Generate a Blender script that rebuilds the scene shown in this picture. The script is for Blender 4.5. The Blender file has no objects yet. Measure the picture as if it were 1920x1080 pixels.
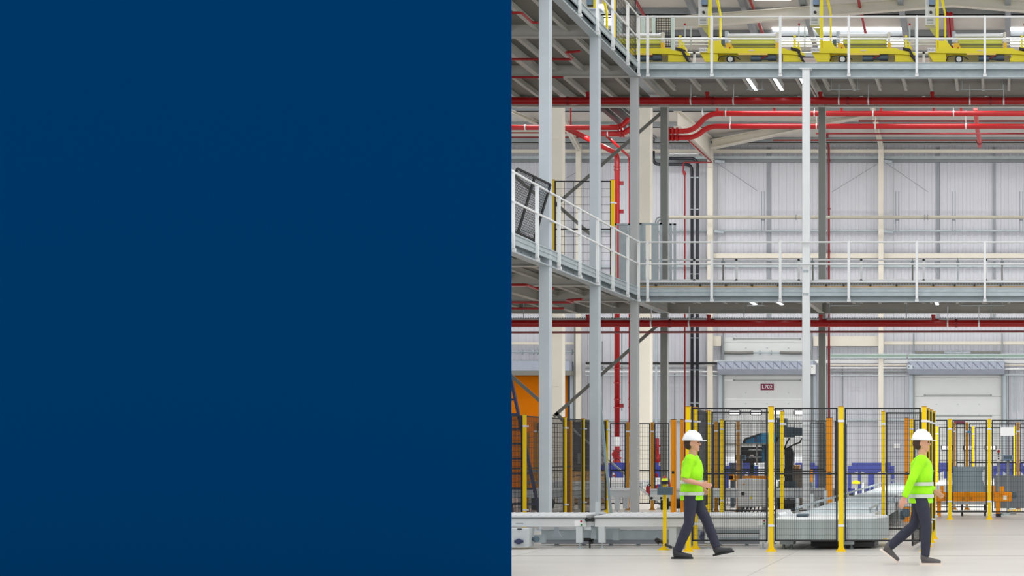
import bpy, math, random
from mathutils import Vector
random.seed(7)
SC = bpy.context.scene
COL = SC.collection

# ------------------------------------------------------------------ camera, world, light, exposure
F, CX, CY, EYE = 3360.0, 1885.0, 838.0, 1.6      # focal length and principal point in pixels of 1920x1080, eye height in m
cam = bpy.data.cameras.new('camera')
cam.sensor_width = 36.0
cam.lens = 36.0 * F / 1920.0
cam.shift_x = -(CX - 960.0) / 1920.0
cam.shift_y = (CY - 540.0) / 1920.0
cam.clip_end = 400
camo = bpy.data.objects.new('camera', cam)
COL.objects.link(camo)
camo.location = (0, 0, EYE)
camo.rotation_euler = (math.radians(90), 0, 0)
SC.camera = camo

W = bpy.data.worlds.new('hall_daylight')
SC.world = W
W.use_nodes = True
bg = W.node_tree.nodes['Background']
bg.inputs[0].default_value = (0.97, 0.985, 1.0, 1)
# overcast daylight, brighter overhead than at the horizon
nt = W.node_tree
wtc = nt.nodes.new('ShaderNodeTexCoord'); wsp = nt.nodes.new('ShaderNodeSeparateXYZ'); wmr = nt.nodes.new('ShaderNodeMapRange')
wmr.inputs['From Min'].default_value = 0.0; wmr.inputs['From Max'].default_value = 1.0
wmr.inputs['To Min'].default_value = 1.12; wmr.inputs['To Max'].default_value = 2.1
nt.links.new(wtc.outputs['Generated'], wsp.inputs[0]); nt.links.new(wsp.outputs['Z'], wmr.inputs['Value']); nt.links.new(wmr.outputs[0], bg.inputs[1])

SC.view_settings.view_transform = 'Standard'
SC.view_settings.look = 'None'
SC.view_settings.gamma = 1.0
SC.view_settings.use_curve_mapping = False
SC.view_settings.exposure = 0.0
ROOFLIGHT = 6.0

def area_lamp(name, loc, sx, sy, power, rot=(0, 0, 0)):
    l = bpy.data.lights.new(name, 'AREA')
    l.shape = 'RECTANGLE'; l.size = sx; l.size_y = sy; l.energy = power
    l.color = (1.0, 0.985, 0.96)
    o = bpy.data.objects.new(name, l); COL.objects.link(o)
    o.location = loc; o.rotation_euler = rot
    return o

# ------------------------------------------------------------------ helpers
def X_(px, Y): return (px - CX) * Y / F
def Z_(py, Y): return EYE + (CY - py) * Y / F
def P(px, py, Y): return (X_(px, Y), Y, Z_(py, Y))

def lin(c):
    c /= 255.0
    return c / 12.92 if c <= 0.04045 else ((c + 0.055) / 1.055) ** 2.4

MATS = {}
def mat(name, rgb, rough=0.5, metal=0.0, var=0.05, scale=3.0, bump=0.0, emit=0.0, alpha=1.0, spec=0.5, stretch=(1, 1, 1)):
    m = bpy.data.materials.new(name); m.use_nodes = True
    nt = m.node_tree; b = nt.nodes['Principled BSDF']
    col = [min(lin(c), 0.86) for c in rgb]
    tc = nt.nodes.new('ShaderNodeTexCoord'); mp = nt.nodes.new('ShaderNodeMapping')
    mp.inputs['Scale'].default_value = stretch
    nz = nt.nodes.new('ShaderNodeTexNoise'); nz.inputs['Scale'].default_value = scale; nz.inputs['Detail'].default_value = 5
    nt.links.new(tc.outputs['Object'], mp.inputs[0]); nt.links.new(mp.outputs[0], nz.inputs['Vector'])
    rp = nt.nodes.new('ShaderNodeValToRGB')
    rp.color_ramp.elements[0].position = 0.3; rp.color_ramp.elements[1].position = 0.7
    rp.color_ramp.elements[0].color = [c * (1 - var) for c in col] + [1]
    rp.color_ramp.elements[1].color = [min(1, c * (1 + var)) for c in col] + [1]
    nt.links.new(nz.outputs['Fac'], rp.inputs[0]); nt.links.new(rp.outputs[0], b.inputs['Base Color'])
    b.inputs['Roughness'].default_value = rough; b.inputs['Metallic'].default_value = metal
    b.inputs['Specular IOR Level'].default_value = spec
    if bump:
        bp = nt.nodes.new('ShaderNodeBump'); bp.inputs['Strength'].default_value = bump; bp.inputs['Distance'].default_value = 0.01
        nt.links.new(nz.outputs['Fac'], bp.inputs['Height']); nt.links.new(bp.outputs[0], b.inputs['Normal'])
    if emit:
        nt.links.new(rp.outputs[0], b.inputs['Emission Color']); b.inputs['Emission Strength'].default_value = emit
    if alpha < 1:
        b.inputs['Alpha'].default_value = alpha
    MATS[name] = m
    return m

class MB:
    def __init__(s): s.v = []; s.f = []; s.sm = []
    def add(s, vs, fs, smooth=False):
        o = len(s.v); s.v.extend([tuple(v) for v in vs])
        for f in fs: s.f.append(tuple(i + o for i in f)); s.sm.append(smooth)
        return s
    def box(s, x0, x1, y0, y1, z0, z1):
        if x0 > x1: x0, x1 = x1, x0
        if y0 > y1: y0, y1 = y1, y0
        if z0 > z1: z0, z1 = z1, z0
        v = [(x0,y0,z0),(x1,y0,z0),(x1,y1,z0),(x0,y1,z0),(x0,y0,z1),(x1,y0,z1),(x1,y1,z1),(x0,y1,z1)]
        return s.add(v, [(0,3,2,1),(4,5,6,7),(0,1,5,4),(1,2,6,5),(2,3,7,6),(3,0,4,7)])
    def pbox(s, px0, py0, px1, py1, Y, dep):        # a box whose front face covers a measured rectangle at distance Y
        return s.box(X_(px0, Y), X_(px1, Y), Y, Y + dep, Z_(py1, Y), Z_(py0, Y))
    def bar(s, p, q, w, h, up=(0, 0, 1)):           # rectangular bar p-q; h along up, w across
        p = Vector(p); q = Vector(q); d = (q - p).normalized(); u = Vector(up)
        if abs(d.dot(u)) > 0.97: u = Vector((0, 1, 0))
        a = d.cross(u).normalized() * (w / 2); c = a.cross(d).normalized() * (h / 2)
        v = [p-a-c, p+a-c, p+a+c, p-a+c, q-a-c, q+a-c, q+a+c, q-a+c]
        return s.add(v, [(0,3,2,1),(4,5,6,7),(0,1,5,4),(1,2,6,5),(2,3,7,6),(3,0,4,7)])
    def ring(s, c, d, r, n, up=None):
        d = Vector(d).normalized(); u = Vector((0, 0, 1)) if abs(d.z) < 0.9 else Vector((0, 1, 0))
        a = d.cross(u).normalized(); b = a.cross(d)
        return [Vector(c) + (a * math.cos(2*math.pi*i/n) + b * math.sin(2*math.pi*i/n)) * r for i in range(n)]
    def cyl(s, p, q, r, n=14, r2=None):
        p = Vector(p); q = Vector(q); d = q - p
        A = s.ring(p, d, r, n); B = s.ring(q, d, r if r2 is None else r2, n)
        s.add(A + B, [(i, (i+1) % n, n + (i+1) % n, n + i) for i in range(n)], True)
        s.add(A, [tuple(reversed(range(n)))]); s.add(B, [tuple(range(n))])
        return s
    def tube(s, pts, r, n=12):                      # pts, r or list of r: swept with parallel frames, capped
        pts = [Vector(p) for p in pts]; m = len(pts)
        rs = r if isinstance(r, (list, tuple)) else [r] * m
        t0 = (pts[1] - pts[0]).normalized()
        u = Vector((0, 0, 1)) if abs(t0.z) < 0.9 else Vector((0, 1, 0))
        a = t0.cross(u).normalized(); vs = []
        for i in range(m):
            if i == 0: t = t0
            elif i == m - 1: t = (pts[i] - pts[i-1]).normalized()
            else:
                t = (pts[i+1] - pts[i]).normalized() + (pts[i] - pts[i-1]).normalized()
                t = t.normalized() if t.length > 1e-6 else t0
            a = (a - t * a.dot(t)).normalized(); b = a.cross(t)
            k = 1.0
            if 0 < i < m - 1:
                c = (pts[i+1] - pts[i]).normalized().dot(t); k = 1.0 / max(c, 0.5)
            vs += [pts[i] + (a * math.cos(2*math.pi*j/n) + b * math.sin(2*math.pi*j/n)) * rs[i] * (1 if k < 1.02 else 1.0) for j in range(n)]
        fs = [(i*n+j, i*n+(j+1) % n, (i+1)*n+(j+1) % n, (i+1)*n+j) for i in range(m-1) for j in range(n)]
        o = len(s.v); s.add(vs, fs, True)
        s.f.append(tuple(o + j for j in reversed(range(n)))); s.sm.append(False)
        s.f.append(tuple(o + (m-1)*n + j for j in range(n))); s.sm.append(False)
        return s
    def elbow(s, pts, r, bend=0.25, n=12):          # polyline pipe with rounded elbows
        pts = [Vector(p) for p in pts]; out = [pts[0]]
        for i in range(1, len(pts) - 1):
            a, b, c = pts[i-1], pts[i], pts[i+1]
            k = min(bend, (b-a).length * .45, (c-b).length * .45)
            p0 = b + (a-b).normalized() * k; p1 = b + (c-b).normalized() * k
            for t in (0, .25, .5, .75, 1):
                out.append(p0*(1-t)**2 + b*2*t*(1-t) + p1*t*t)
        out.append(pts[-1])
        return s.tube(out, r, n)
    def prism(s, poly, axis, a, b):                 # polygon extruded along an axis; poly gives the other two coords in xyz order
        def mk(u, v, w): return {'x': (w, u, v), 'y': (u, w, v), 'z': (u, v, w)}[axis]
        n = len(poly)
        vs = [mk(u, v, a) for u, v in poly] + [mk(u, v, b) for u, v in poly]
        return s.add(vs, [tuple(range(n)), tuple(reversed(range(n, 2*n)))] + [(i, n+i, n+(i+1) % n, (i+1) % n) for i in range(n)])
    def ell(s, c, rx, ry, rz, nu=16, nv=10, zmin=-1.0):
        vs = []; fs = []
        for j in range(nv + 1):
            t = math.pi * j / nv
            z = max(math.cos(t), zmin)
            for i in range(nu):
                p = 2*math.pi*i/nu
                vs.append((c[0] + rx*math.sin(t)*math.cos(p), c[1] + ry*math.sin(t)*math.sin(p), c[2] + rz*z))
        for j in range(nv):
            for i in range(nu):
                fs.append((j*nu+i, (j+1)*nu+i, (j+1)*nu+(i+1) % nu, j*nu+(i+1) % nu))
        return s.add(vs, fs, True)
    def ibeam(s, p, q, h, b, t=0.016, up=(0, 0, 1)):
        p = Vector(p); q = Vector(q); u = Vector(up)
        s.bar(p, q, t, h, up); o = u * (h/2 - t/2)
        s.bar(p + o, q + o, b, t, up); s.bar(p - o, q - o, b, t, up)
        return s
    def build(s, name, material, parent=None, kind=None, label=None, bevel=0):
        me = bpy.data.meshes.new(name)
        off = WL.get(parent.name, Vector()) if parent else Vector()
        me.from_pydata([tuple(Vector(v) - off) for v in s.v], [], s.f)
        me.polygons.foreach_set('use_smooth', s.sm)
        me.materials.append(material); me.update()
        o = bpy.data.objects.new(name, me); COL.objects.link(o)
        if parent: o.parent = parent
        WL[o.name] = off.copy()
        if kind: o['kind'] = kind
        if label: o['label'] = label
        if bevel:
            md = o.modifiers.new('edge', 'BEVEL'); md.width = bevel; md.segments = 2; md.limit_method = 'ANGLE'
        return o

WL = {}          # world position of every object's origin
def thing(name, label, cat, loc=(0, 0, 0), group=None):
    o = bpy.data.objects.new(name, None); COL.objects.link(o)
    o.empty_display_size = 0.1
    o.location = loc; WL[o.name] = Vector(loc)
    o['label'] = label; o['category'] = cat
    if group: o['group'] = group
    return o
def tag(o, label, cat, group=None):
    o['label'] = label; o['category'] = cat
    if group: o['group'] = group
    return o
def struct(name, mb, m, parent=None):
    return mb.build(name, m, parent, None if parent else 'structure')
def copy_tree(o, parent=None):
    c = o.copy(); COL.objects.link(c)
    if parent: c.parent = parent
    for ch in list(o.children): copy_tree(ch, c)
    return c
def from_mesh(name, me, material, parent, label=None):
    off = WL.get(parent.name, Vector()) if parent else Vector()
    for v in me.vertices: v.co -= off
    me.materials.clear(); me.materials.append(material)
    o = bpy.data.objects.new(name, me); COL.objects.link(o)
    if parent: o.parent = parent
    WL[o.name] = off.copy()
    if label: o['label'] = label
    return o
def evaluated(o):
    dg = bpy.context.evaluated_depsgraph_get()
    me = bpy.data.meshes.new_from_object(o.evaluated_get(dg))
    d = o.data; bpy.data.objects.remove(o)
    return me
def lettering(name, text, loc, size, m, parent, rx=90):
    cu = bpy.data.curves.new(name, 'FONT'); cu.body = text; cu.size = size; cu.extrude = 0.002
    cu.align_x = 'CENTER'; cu.align_y = 'CENTER'
    o = bpy.data.objects.new(name + '_outline', cu); COL.objects.link(o)
    bpy.context.view_layer.update()
    me = evaluated(o)
    a = math.radians(rx)
    for v in me.vertices:
        x, y, z = v.co
        v.co = (loc[0] + x, loc[1] + y*math.cos(a) - z*math.sin(a), loc[2] + y*math.sin(a) + z*math.cos(a))
    return from_mesh(name, me, m, parent)
def fused(mb, voxel=0.009, smooth=3):               # one continuous surface from overlapping volumes
    me = bpy.data.meshes.new('fused'); me.from_pydata(mb.v, [], mb.f); me.update()
    o = bpy.data.objects.new('fused', me); COL.objects.link(o)
    md = o.modifiers.new('r', 'REMESH'); md.mode = 'VOXEL'; md.voxel_size = voxel; md.use_smooth_shade = True
    if smooth:
        sm = o.modifiers.new('s', 'SMOOTH'); sm.factor = 0.5; sm.iterations = smooth
    bpy.context.view_layer.update()
    me = evaluated(o)
    for p in me.polygons: p.use_smooth = True
    return me

# ------------------------------------------------------------------ materials
concrete = mat('polished_concrete', (200, 195, 188), 0.32, var=0.06, scale=0.7, stretch=(0.6, 2.2, 1), spec=0.35)
navy     = mat('navy_paint', (0, 48, 90), 1.0, var=0.0, spec=0.0)
cladding = mat('lilac_grey_cladding', (199, 201, 209), 0.5, var=0.015)
seam     = mat('cladding_seam_grey', (140, 146, 154), 0.5)
soffit   = mat('roof_sheet_grey', (208, 204, 198), 0.6, var=0.03)
purlinm  = mat('purlin_galvanised', (150, 156, 160), 0.5, 0.3)
cream    = mat('cream_steel_paint', (218, 213, 200), 0.45, var=0.02)
colgrey  = mat('pale_grey_steel_paint', (188, 197, 203), 0.5, var=0.03)
colwhite = mat('light_grey_steel_paint', (230, 233, 234), 0.5, var=0.03)
galv     = mat('galvanised_steel', (176, 187, 191), 0.45, 0.25, var=0.07, scale=6)
galvdk   = mat('dark_galvanised_steel', (128, 134, 136), 0.5, 0.25, var=0.06)
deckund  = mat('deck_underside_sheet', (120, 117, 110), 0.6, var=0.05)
joistm   = mat('joist_cream_grey', (190, 188, 181), 0.45, 0.1)
brace    = mat('brace_grey_paint', (122, 122, 116), 0.5)
white    = mat('white_powder_coat', (232, 234, 234), 0.4, var=0.02)
redpipe  = mat('red_gloss_pipe', (158, 9, 12), 0.3, var=0.05)
redbrite = mat('bright_red_gloss_pipe', (172, 7, 13), 0.35, var=0.04)
reddark  = mat('dark_red_pipe', (128, 8, 18), 0.35, var=0.05)
blackp   = mat('black_plastic_pipe', (30, 34, 44), 0.4)
black    = mat('black_powder_coat', (24, 24, 26), 0.5)
rubber   = mat('black_rubber', (30, 30, 32), 0.7)
yellow   = mat('safety_yellow_paint', (246, 202, 0), 0.5, var=0.03, spec=0.3)
myellow  = mat('machine_yellow_paint', (246, 222, 16), 0.4, var=0.04)
amber    = mat('amber_machine_paint', (228, 184, 20), 0.45, var=0.04)
orange   = mat('orange_guard_paint', (236, 148, 4), 0.5, var=0.03, spec=0.3)
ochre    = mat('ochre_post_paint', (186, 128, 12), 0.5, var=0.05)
dooror   = mat('orange_curtain_door', (204, 112, 0), 0.9, var=0.03, spec=0.15)
doorwh   = mat('white_door_leaf', (210, 213, 212), 0.45, var=0.015)
shroudm  = mat('grey_lilac_door_shroud', (164, 172, 188), 0.6, var=0.05, scale=5, stretch=(1, 1, 1))
jambm    = mat('pale_blue_grey_jamb', (178, 190, 198), 0.5)
daylit   = mat('daylit_window_pane', (250, 250, 252), 0.3, var=0.0, emit=1.3)
rooflm   = mat('rooflight_pane', (250, 252, 255), 0.5, var=0.0, emit=ROOFLIGHT)
maroon   = mat('maroon_sign', (120, 20, 62), 0.5, var=0.0)
wtext    = mat('white_lettering', (245, 245, 245), 0.5, var=0.0)
dtext    = mat('dark_lettering', (120, 120, 124), 0.5, var=0.0)
bodygrey = mat('conveyor_grey_panel', (196, 202, 204), 0.4, var=0.02)
lightgry = mat('conveyor_light_grey', (212, 214, 214), 0.4, var=0.02)
steelw   = mat('bright_steel', (226, 228, 230), 0.3, 0.3, var=0.04)
turng    = mat('turntable_grey_green', (176, 187, 188), 0.45, var=0.02)
motor    = mat('blue_grey_motor', (84, 102, 116), 0.45)
blueb    = mat('blue_plastic_barrier', (58, 70, 156), 0.5, var=0.04)
robotb   = mat('blue_machine_paint', (40, 140, 190), 0.4)
robotd   = mat('slate_blue_machine', (74, 92, 104), 0.45)
ladderb  = mat('dark_blue_ladder', (58, 62, 96), 0.5)
chartr   = mat('chartreuse_film_roll', (206, 208, 90), 0.35, var=0.1, scale=2, stretch=(1, 1, 12))
cabinetm = mat('cabinet_grey', (214, 216, 214), 0.45, var=0.02)
panelbl  = mat('screen_blue_grey', (112, 138, 168), 0.35)
slate    = mat('slate_panel', (134, 150, 158), 0.5, var=0.03)
lime     = mat('lime_hi_vis_fabric', (158, 236, 10), 0.8, var=0.08, scale=9, bump=0.3)
reflect  = mat('silver_reflective_tape', (196, 204, 190), 0.35, 0.2)
trousm   = mat('dark_navy_trousers', (44, 46, 62), 0.85, var=0.12, scale=12, bump=0.3)
skinm    = mat('skin', (206, 152, 126), 0.55, var=0.05)
hairm    = mat('dark_brown_hair', (62, 42, 34), 0.8, var=0.2, scale=30)
helmetm  = mat('white_helmet_shell', (236, 238, 244), 0.3, var=0.01)
bootm    = mat('dark_work_boot', (46, 46, 50), 0.6, var=0.1)
shoem    = mat('grey_work_shoe', (82, 78, 78), 0.7, var=0.1)
solem    = mat('pale_shoe_sole', (222, 206, 192), 0.6)
redp     = mat('red_enamel', (156, 12, 16), 0.4)
greenb   = mat('green_button', (30, 140, 60), 0.4)
paper    = mat('white_paper', (244, 244, 246), 0.7, var=0.01)
boxm     = mat('brown_cardboard', (190, 150, 100), 0.8)
eyem     = mat('eye_dark', (40, 30, 28), 0.3)
# ------------------------------------------------------------------ the setting
WY = 64.6                                            # back wall distance
def roofz(Y): return 12.5 + 0.13 * (WY - Y)

m = MB(); m.box(-30, 14, 8, 80, -0.2, 0)
struct('floor', m, concrete)
m = MB()                                             # saw-cut joints in the slab
for x in (-11.2, -7.2, -3.2, 0.8): m.box(x, x + .012, 10, WY, 0.0005, 0.002)
for y in (20.5, 26.4, 32.5): m.box(-13, 8, y, y + .02, 0.0005, 0.002)
struct('trim_1', m, mat('floor_joint', (168, 164, 158), 0.7))

m = MB(); m.box(-13.5, -5.946, 21.5, 21.58, 0, 7.4)
struct('navy_slide_panel', m, navy)  # flat navy slide graphic, put in as a standing slab

# ribbed cladding, open below the raised leaf of the middle door
D1 = (X_(1357, WY), X_(1520, WY)); D1TOP = Z_(690, WY)
def ribbed(mb, xa, xb, z0, z1, pitch=0.276):
    prof = []; x = math.floor(xa / pitch) * pitch
    while x < xb:
        for dx, dy in ((0, 0), (.105, 0), (.13, -.022), (.22, -.022), (.245, 0)):
            if xa < x + dx < xb: prof.append((x + dx, WY + dy))
        x += pitch
    prof = [(xa, WY)] + prof + [(xb, WY)]
    back = [(xb, WY + .15), (xa, WY + .15)]
    n = len(prof); vs = [(a, b, z0) for a, b in prof] + [(a, b, z1) for a, b in prof]
    mb.add(vs, [(i, i+1, n+i+1, n+i) for i in range(n-1)])
    mb.box(xa, xb, WY + .02, WY + .12, z0, z1)
m = MB(); ribbed(m, -26, D1[0], 0, 13.2); ribbed(m, D1[1], 12, 0, 13.2); ribbed(m, D1[0], D1[1], D1TOP, 13.2)
struct('wall_back', m, cladding)
m = MB()
for px in (1110, 1215, 1442, 1548, 1759, 1864):
    m.box(X_(px, WY) - .05, X_(px, WY) + .05, WY - .07, WY - .03, 0 if px not in (1442, 1759, 1864) else 6.2, 12.4)
struct('trim_2', m, seam)
m = MB()                                             # cladding rails across the wall
for py0, py1 in ((294, 299), (432, 435), (498, 502), (786, 790)):
    for xa, xb in (((-26, 12),) if py0 < 700 else ((-26, X_(1347, WY)), (X_(1528, WY), X_(1703, WY)), (X_(1880, WY), 12))):
        m.box(xa, xb, WY - .16, WY - .036, Z_(py1, WY), Z_(py0, WY))
struct('trim_3', m, galv)
m = MB()
for py0, py1, xa, xb in ((299, 305, -26, 12),):
    m.box(xa, xb, WY - .1, WY - .036, Z_(py1, WY), Z_(py0, WY))
struct('trim_4', m, galvdk)

# roof: sheet falling towards the back wall, purlins across, rooflights let into it
m = MB()
a, b = 38.0, WY + .1
m.prism([(a, roofz(a)), (b, roofz(b)), (b, roofz(b) + .12), (a, roofz(a) + .12)], 'x', -28, 13)
struct('ceiling', m, soffit)
for i, (xa, xb, ya, yb) in enumerate(((-6.9, -3.0, 53.0, 54.5), (0.1, 3.6, 53.0, 54.5), (-16.6, -12.8, 56.6, 58.6), (-14.6, -11.2, 51.2, 52.8), (-9.9, -7.4, 43.5, 46), (-6.9, -3.0, 44.5, 47), (-.6, 3.6, 44.5, 47))):
    m = MB(); m.prism([(ya, roofz(ya) - .03), (yb, roofz(yb) - .03), (yb, roofz(yb) + .02), (ya, roofz(ya) + .02)], 'x', xa, xb)
    struct('window_%d' % (i + 1), m, rooflm)

m = MB()
y = 39.2
while y < WY - .4:
    zz = roofz(y); m.box(-28, 13, y, y + .06, zz - .2, zz - .005); m.box(-28, 13, y, y + .12, zz - .2, zz - .185); y += 1.75
struct('trim_5', m, purlinm)
m = MB(); m.box(-26, 12, WY - .35, WY - .16, Z_(286, WY - .35), Z_(280, WY - .35))
struct('trim_6', m, cream)                          # eaves beam on the back wall

# ------------------------------------------------------------------ hall steelwork
def hall_column(px, pw, Y, top, label, ztop=None, name='portal_column', plates=()):
    x = X_(px, Y); w = pw * Y / F / 2; z1 = ztop if ztop else Z_(top, Y)
    t = thing(name, label, 'column', (x, Y, 0))
    m = MB(); d = w * .9
    m.box(x - w, x + w, Y - d, Y + d, 0, z1)
    m.build('column_shaft', cream, t, bevel=.01)
    m = MB(); m.box(x - w - .06, x + w + .06, Y - d - .06, Y + d + .06, 0, .03); m.build('base_plate', cream, t)
    for py in plates:
        m = MB(); z = Z_(py, Y - d); m.box(x - w * .95, x + w * .5, Y - d - .02, Y - d, z - .03, z + .03); m.build('stiffener_plate', cream, t)
    return t
hall_column(1045, 24, 52.5, 0, 'broad cream column directly behind the nearest grey column', ztop=13.7, plates=(258, 628, 722, 367))
hall_column(1208, 27, 52.5, 0, 'broad cream column beside the corner column of the platforms', ztop=13.7)
for px, pw, lb in ((1085, 9.5, 'slim cream wall column between the orange door and the red risers'), (1332, 10.5, 'slim cream wall column left of the L702 door'),
                   (1652, 9.5, 'slim cream wall column between the two white doors')):
    hall_column(px, pw, WY - .45, 0, lb, ztop=12.45, name='wall_column')

def rafter(p, q, d, label, w=.2):                    # tapered beam: p, q = lower edge points, d = depths
    t = thing('roof_beam', label, 'beam', p)
    p = Vector(p); q = Vector(q); m = MB()
    ax = (q - p).normalized(); side = ax.cross(Vector((0, 0, 1))).normalized()
    up = Vector((0, 0, 1))
    def slab(h0a, h1a, h0b, h1b, ww):
        o = side * ww / 2
        v = [p+up*h0a-o, q+up*h0b-o, q+up*h1b-o, p+up*h1a-o, p+up*h0a+o, q+up*h0b+o, q+up*h1b+o, p+up*h1a+o]
        return v, [(0,1,2,3),(7,6,5,4),(0,4,5,1),(1,5,6,2),(2,6,7,3),(3,7,4,0)]
    m = MB(); m.add(*slab(0, d[0], 0, d[1], .025)); m.build('web', cream, t)
    m = MB(); m.add(*slab(0, .025, 0, .025, w)); m.build('bottom_flange', cream, t)
    m = MB(); m.add(*slab(d[0]-.025, d[0], d[1]-.025, d[1], w)); m.build('top_flange', cream, t)
    return t
Y1 = 50.5
def rr(px, py, Y): return Vector(P(px, py, Y))
rafter(rr(1190, 60, Y1), rr(1785, 12, Y1), (.34, .3), 'cream roof beam rising to the right above the yellow machines')
rafter(rr(1785, 12, Y1), rr(2000, 29, Y1), (.3, .3), 'cream roof beam falling to the right above the right yellow machine')
rafter(rr(1336, 279, 63.4), rr(1716, 200, 60.5), (.3, .26), 'cream tapered beam rising right from the slim column left of the L702 door', .3)
rafter(rr(1896, 200, 60.5), rr(2050, 232, 62), (.26, .26), 'cream tapered beam falling to the right frame edge under the roof', .3)
rafter(rr(1333, 300, 64.0), rr(1270, 238, 56.5), (.75, .5), 'deep cream beam running back to the wall above the black drain pipes', .25)
rafter(rr(1085, 283, 64.0), rr(1040, 200, 57.2), (.15, .15), 'slim cream rafter above the column beside the orange door', .16)
rafter(rr(1652, 279, 64.0), rr(1634, 196, 58.6), (.16, .16), 'slim cream rafter above the column between the white doors', .16)
rafter(rr(940, 205, 58), rr(1015, 238, 62.5), (.12, .12), 'slim cream rafter crossing behind the nearest grey column', .14)
def depth_member(px, py0, py1, w, h, material, label, name='roof_purlin', drop=.2):
    Yt = lambda py: (12.5 + .13*WY - EYE - drop) / ((CY - py) / F + .13)
    ya = Yt(py0); yb = Yt(py1); x = X_(px, ya)
    m = MB(); m.bar((x, ya, roofz(ya) - drop), (x, yb, roofz(yb) - drop), w, h)
    tag(m.build(name, material), label, 'beam' if name == 'roof_purlin' else 'pipe')
for px, lb in ((1130, 'second'), (1285, 'third'), (1385, 'fourth'), (1500, 'fifth'), (1686, 'sixth'), (1890, 'seventh')):
    depth_member(px, -14, 100, .16, .2, purlinm, 'grey roof purlin running back under the roof sheet, %s from the left' % lb)
for px, lb in ((1185, 'left'), (1402, 'middle'), (1607, 'right')):
    m = MB(); ya, yb = 49.5, 55.6; x = X_(px, ya)
    m.cyl((x, ya, roofz(ya) - .34), (x, yb, roofz(yb) - .34), .045)
    tag(m.build('sprinkler_pipe', redpipe), 'thin red pipe running back under the roof, %s of three' % lb, 'pipe')
t = thing('sprinkler_pipe', 'pair of red pipes running back under the roof ridge', 'pipe', (X_(1775, 50.9), 51, 13.9))
for px in (1776, 1783):
    x = X_(px, 51); m = MB(); m.cyl((x, 51, roofz(51) - .34), (x, 57, roofz(57) - .34), .055); m.build('pipe', redpipe, t)

for px, py, L in ((1448, -2, 1.05), ):
    t = thing('high_bay_lamp', 'long white lamp hanging under the roof above the yellow machines', 'lamp', P(px, py, 50.2))
    m = MB(); x, y, z = P(px, py, 50.2); m.box(x - L/2, x + L/2, y - .12, y + .12, z, z + .08); m.build('housing', white, t)
    m = MB(); m.box(x - L/2 + .02, x + L/2 - .02, y - .11, y + .11, z - .015, z); m.build('diffuser', mat('lamp_diffuser', (255, 252, 250), .5, var=0, emit=3), t)
    for sx in (-.3, .3):
        m = MB(); m.cyl((x + sx, y, z + .08), (x + sx, y, roofz(y)), .008, 6); m.build('hanger', galv, t)
for i, (x, y) in enumerate(((-12, 61), (-7.5, 60.6), (-1.5, 60.6), (3.5, 60.6), (-15, 56), (-7, 55.8), (-1.5, 55.8), (3.5, 55.8))):
    area_lamp('wall_fill_light', (x, y, roofz(y) - .45), 2.6, .5, 92)  # added area lamps without fixtures, brighten the back wall from under the roof

area_lamp('wall_fill_light', (-12, 57.5, 11.6), 2.6, .5, 110, (math.radians(25), 0, 0))  # extra lamp tilted at the wall, added to lift its left part
# ------------------------------------------------------------------ wall beams, doors, services on the wall
def wall_beam(px0, px1, py0, py1, material, label, name='wall_beam', Y=WY - .3, dep=.14):
    m = MB()
    x0, x1, z0, z1 = X_(px0, Y), X_(px1, Y), Z_(py1, Y), Z_(py0, Y)
    h = z1 - z0
    m.box(x0, x1, Y, Y + dep, z1 - min(.03, h*.3), z1); m.box(x0, x1, Y, Y + dep, z0, z0 + min(.03, h*.3)); m.box(x0, x1, Y + dep*.25, Y + dep*.6, z0, z1)
    m.box(x0, x1, Y + .005, Y + .03, z0, z1)
    tag(m.build(name, material), label, 'beam')
wall_beam(1338, 2120, 475, 484, cream, 'long cream beam across the wall behind the lower platform rails')
wall_beam(1525, 1648, 630, 649, cream, 'deep cream beam right of the L702 door')
wall_beam(1656, 2120, 640, 646, cream, 'narrow cream beam above the right white door')
wall_beam(1335, 1352, 630, 649, cream, 'short cream beam left of the L702 door')
wall_beam(1336, 1702, 675, 681, white, 'white rail across the wall at door head height')
wall_beam(1881, 2120, 675, 681, white, 'white rail right of the right door head')
wall_beam(940, 1083, 641, 646, cream, 'narrow cream beam above the orange door')
for i, (py, r, px0, px1, lb) in enumerate(((684.5, .03, 1098, 1340, 'uppermost'), (690, .025, 1098, 1340, 'second'), (697, .03, 1098, 1345, 'third'), (704, .02, 1098, 1345, 'lowest'))):
    m = MB(); Y = WY - .5 - .0*i; m.cyl(P(px0, py, Y), P(px1, py, Y), r, 10)
    tag(m.build('conduit_pipe', (steelw, galvdk, steelw, galv)[i]), 'thin horizontal conduit behind the red risers, %s of four' % lb, 'pipe')
for i, (py, r, lb) in enumerate(((684.5, .03, 'uppermost'), (690, .03, 'second'), (697, .03, 'third'), (704, .02, 'lowest'))):
    m = MB(); Y = WY - .5; m.cyl(P(1557, py, Y), P(1700, py, Y), r, 10)
    tag(m.build('conduit_pipe', (cream, steelw, galvdk, galv)[i]), 'thin horizontal conduit between the two white doors, %s of four' % lb, 'pipe')
for i, (py, lb) in enumerate(((684.5, 'upper'), (692, 'middle'), (703, 'lower'))):
    m = MB(); Y = WY - .5; m.cyl(P(1884, py, Y), P(1950, py, Y), .03, 10)
    tag(m.build('conduit_pipe', (cream, steelw, galv)[i]), 'thin horizontal conduit right of the right white door, %s of three' % lb, 'pipe')
m = MB(); Y = WY - .6; m.box(X_(1098, Y), X_(1345, Y), Y, Y + .2, Z_(683, Y), Z_(679, Y))
tag(m.build('cable_tray', black), 'thin black cable tray above the conduits behind the red risers', 'tray')
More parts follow.
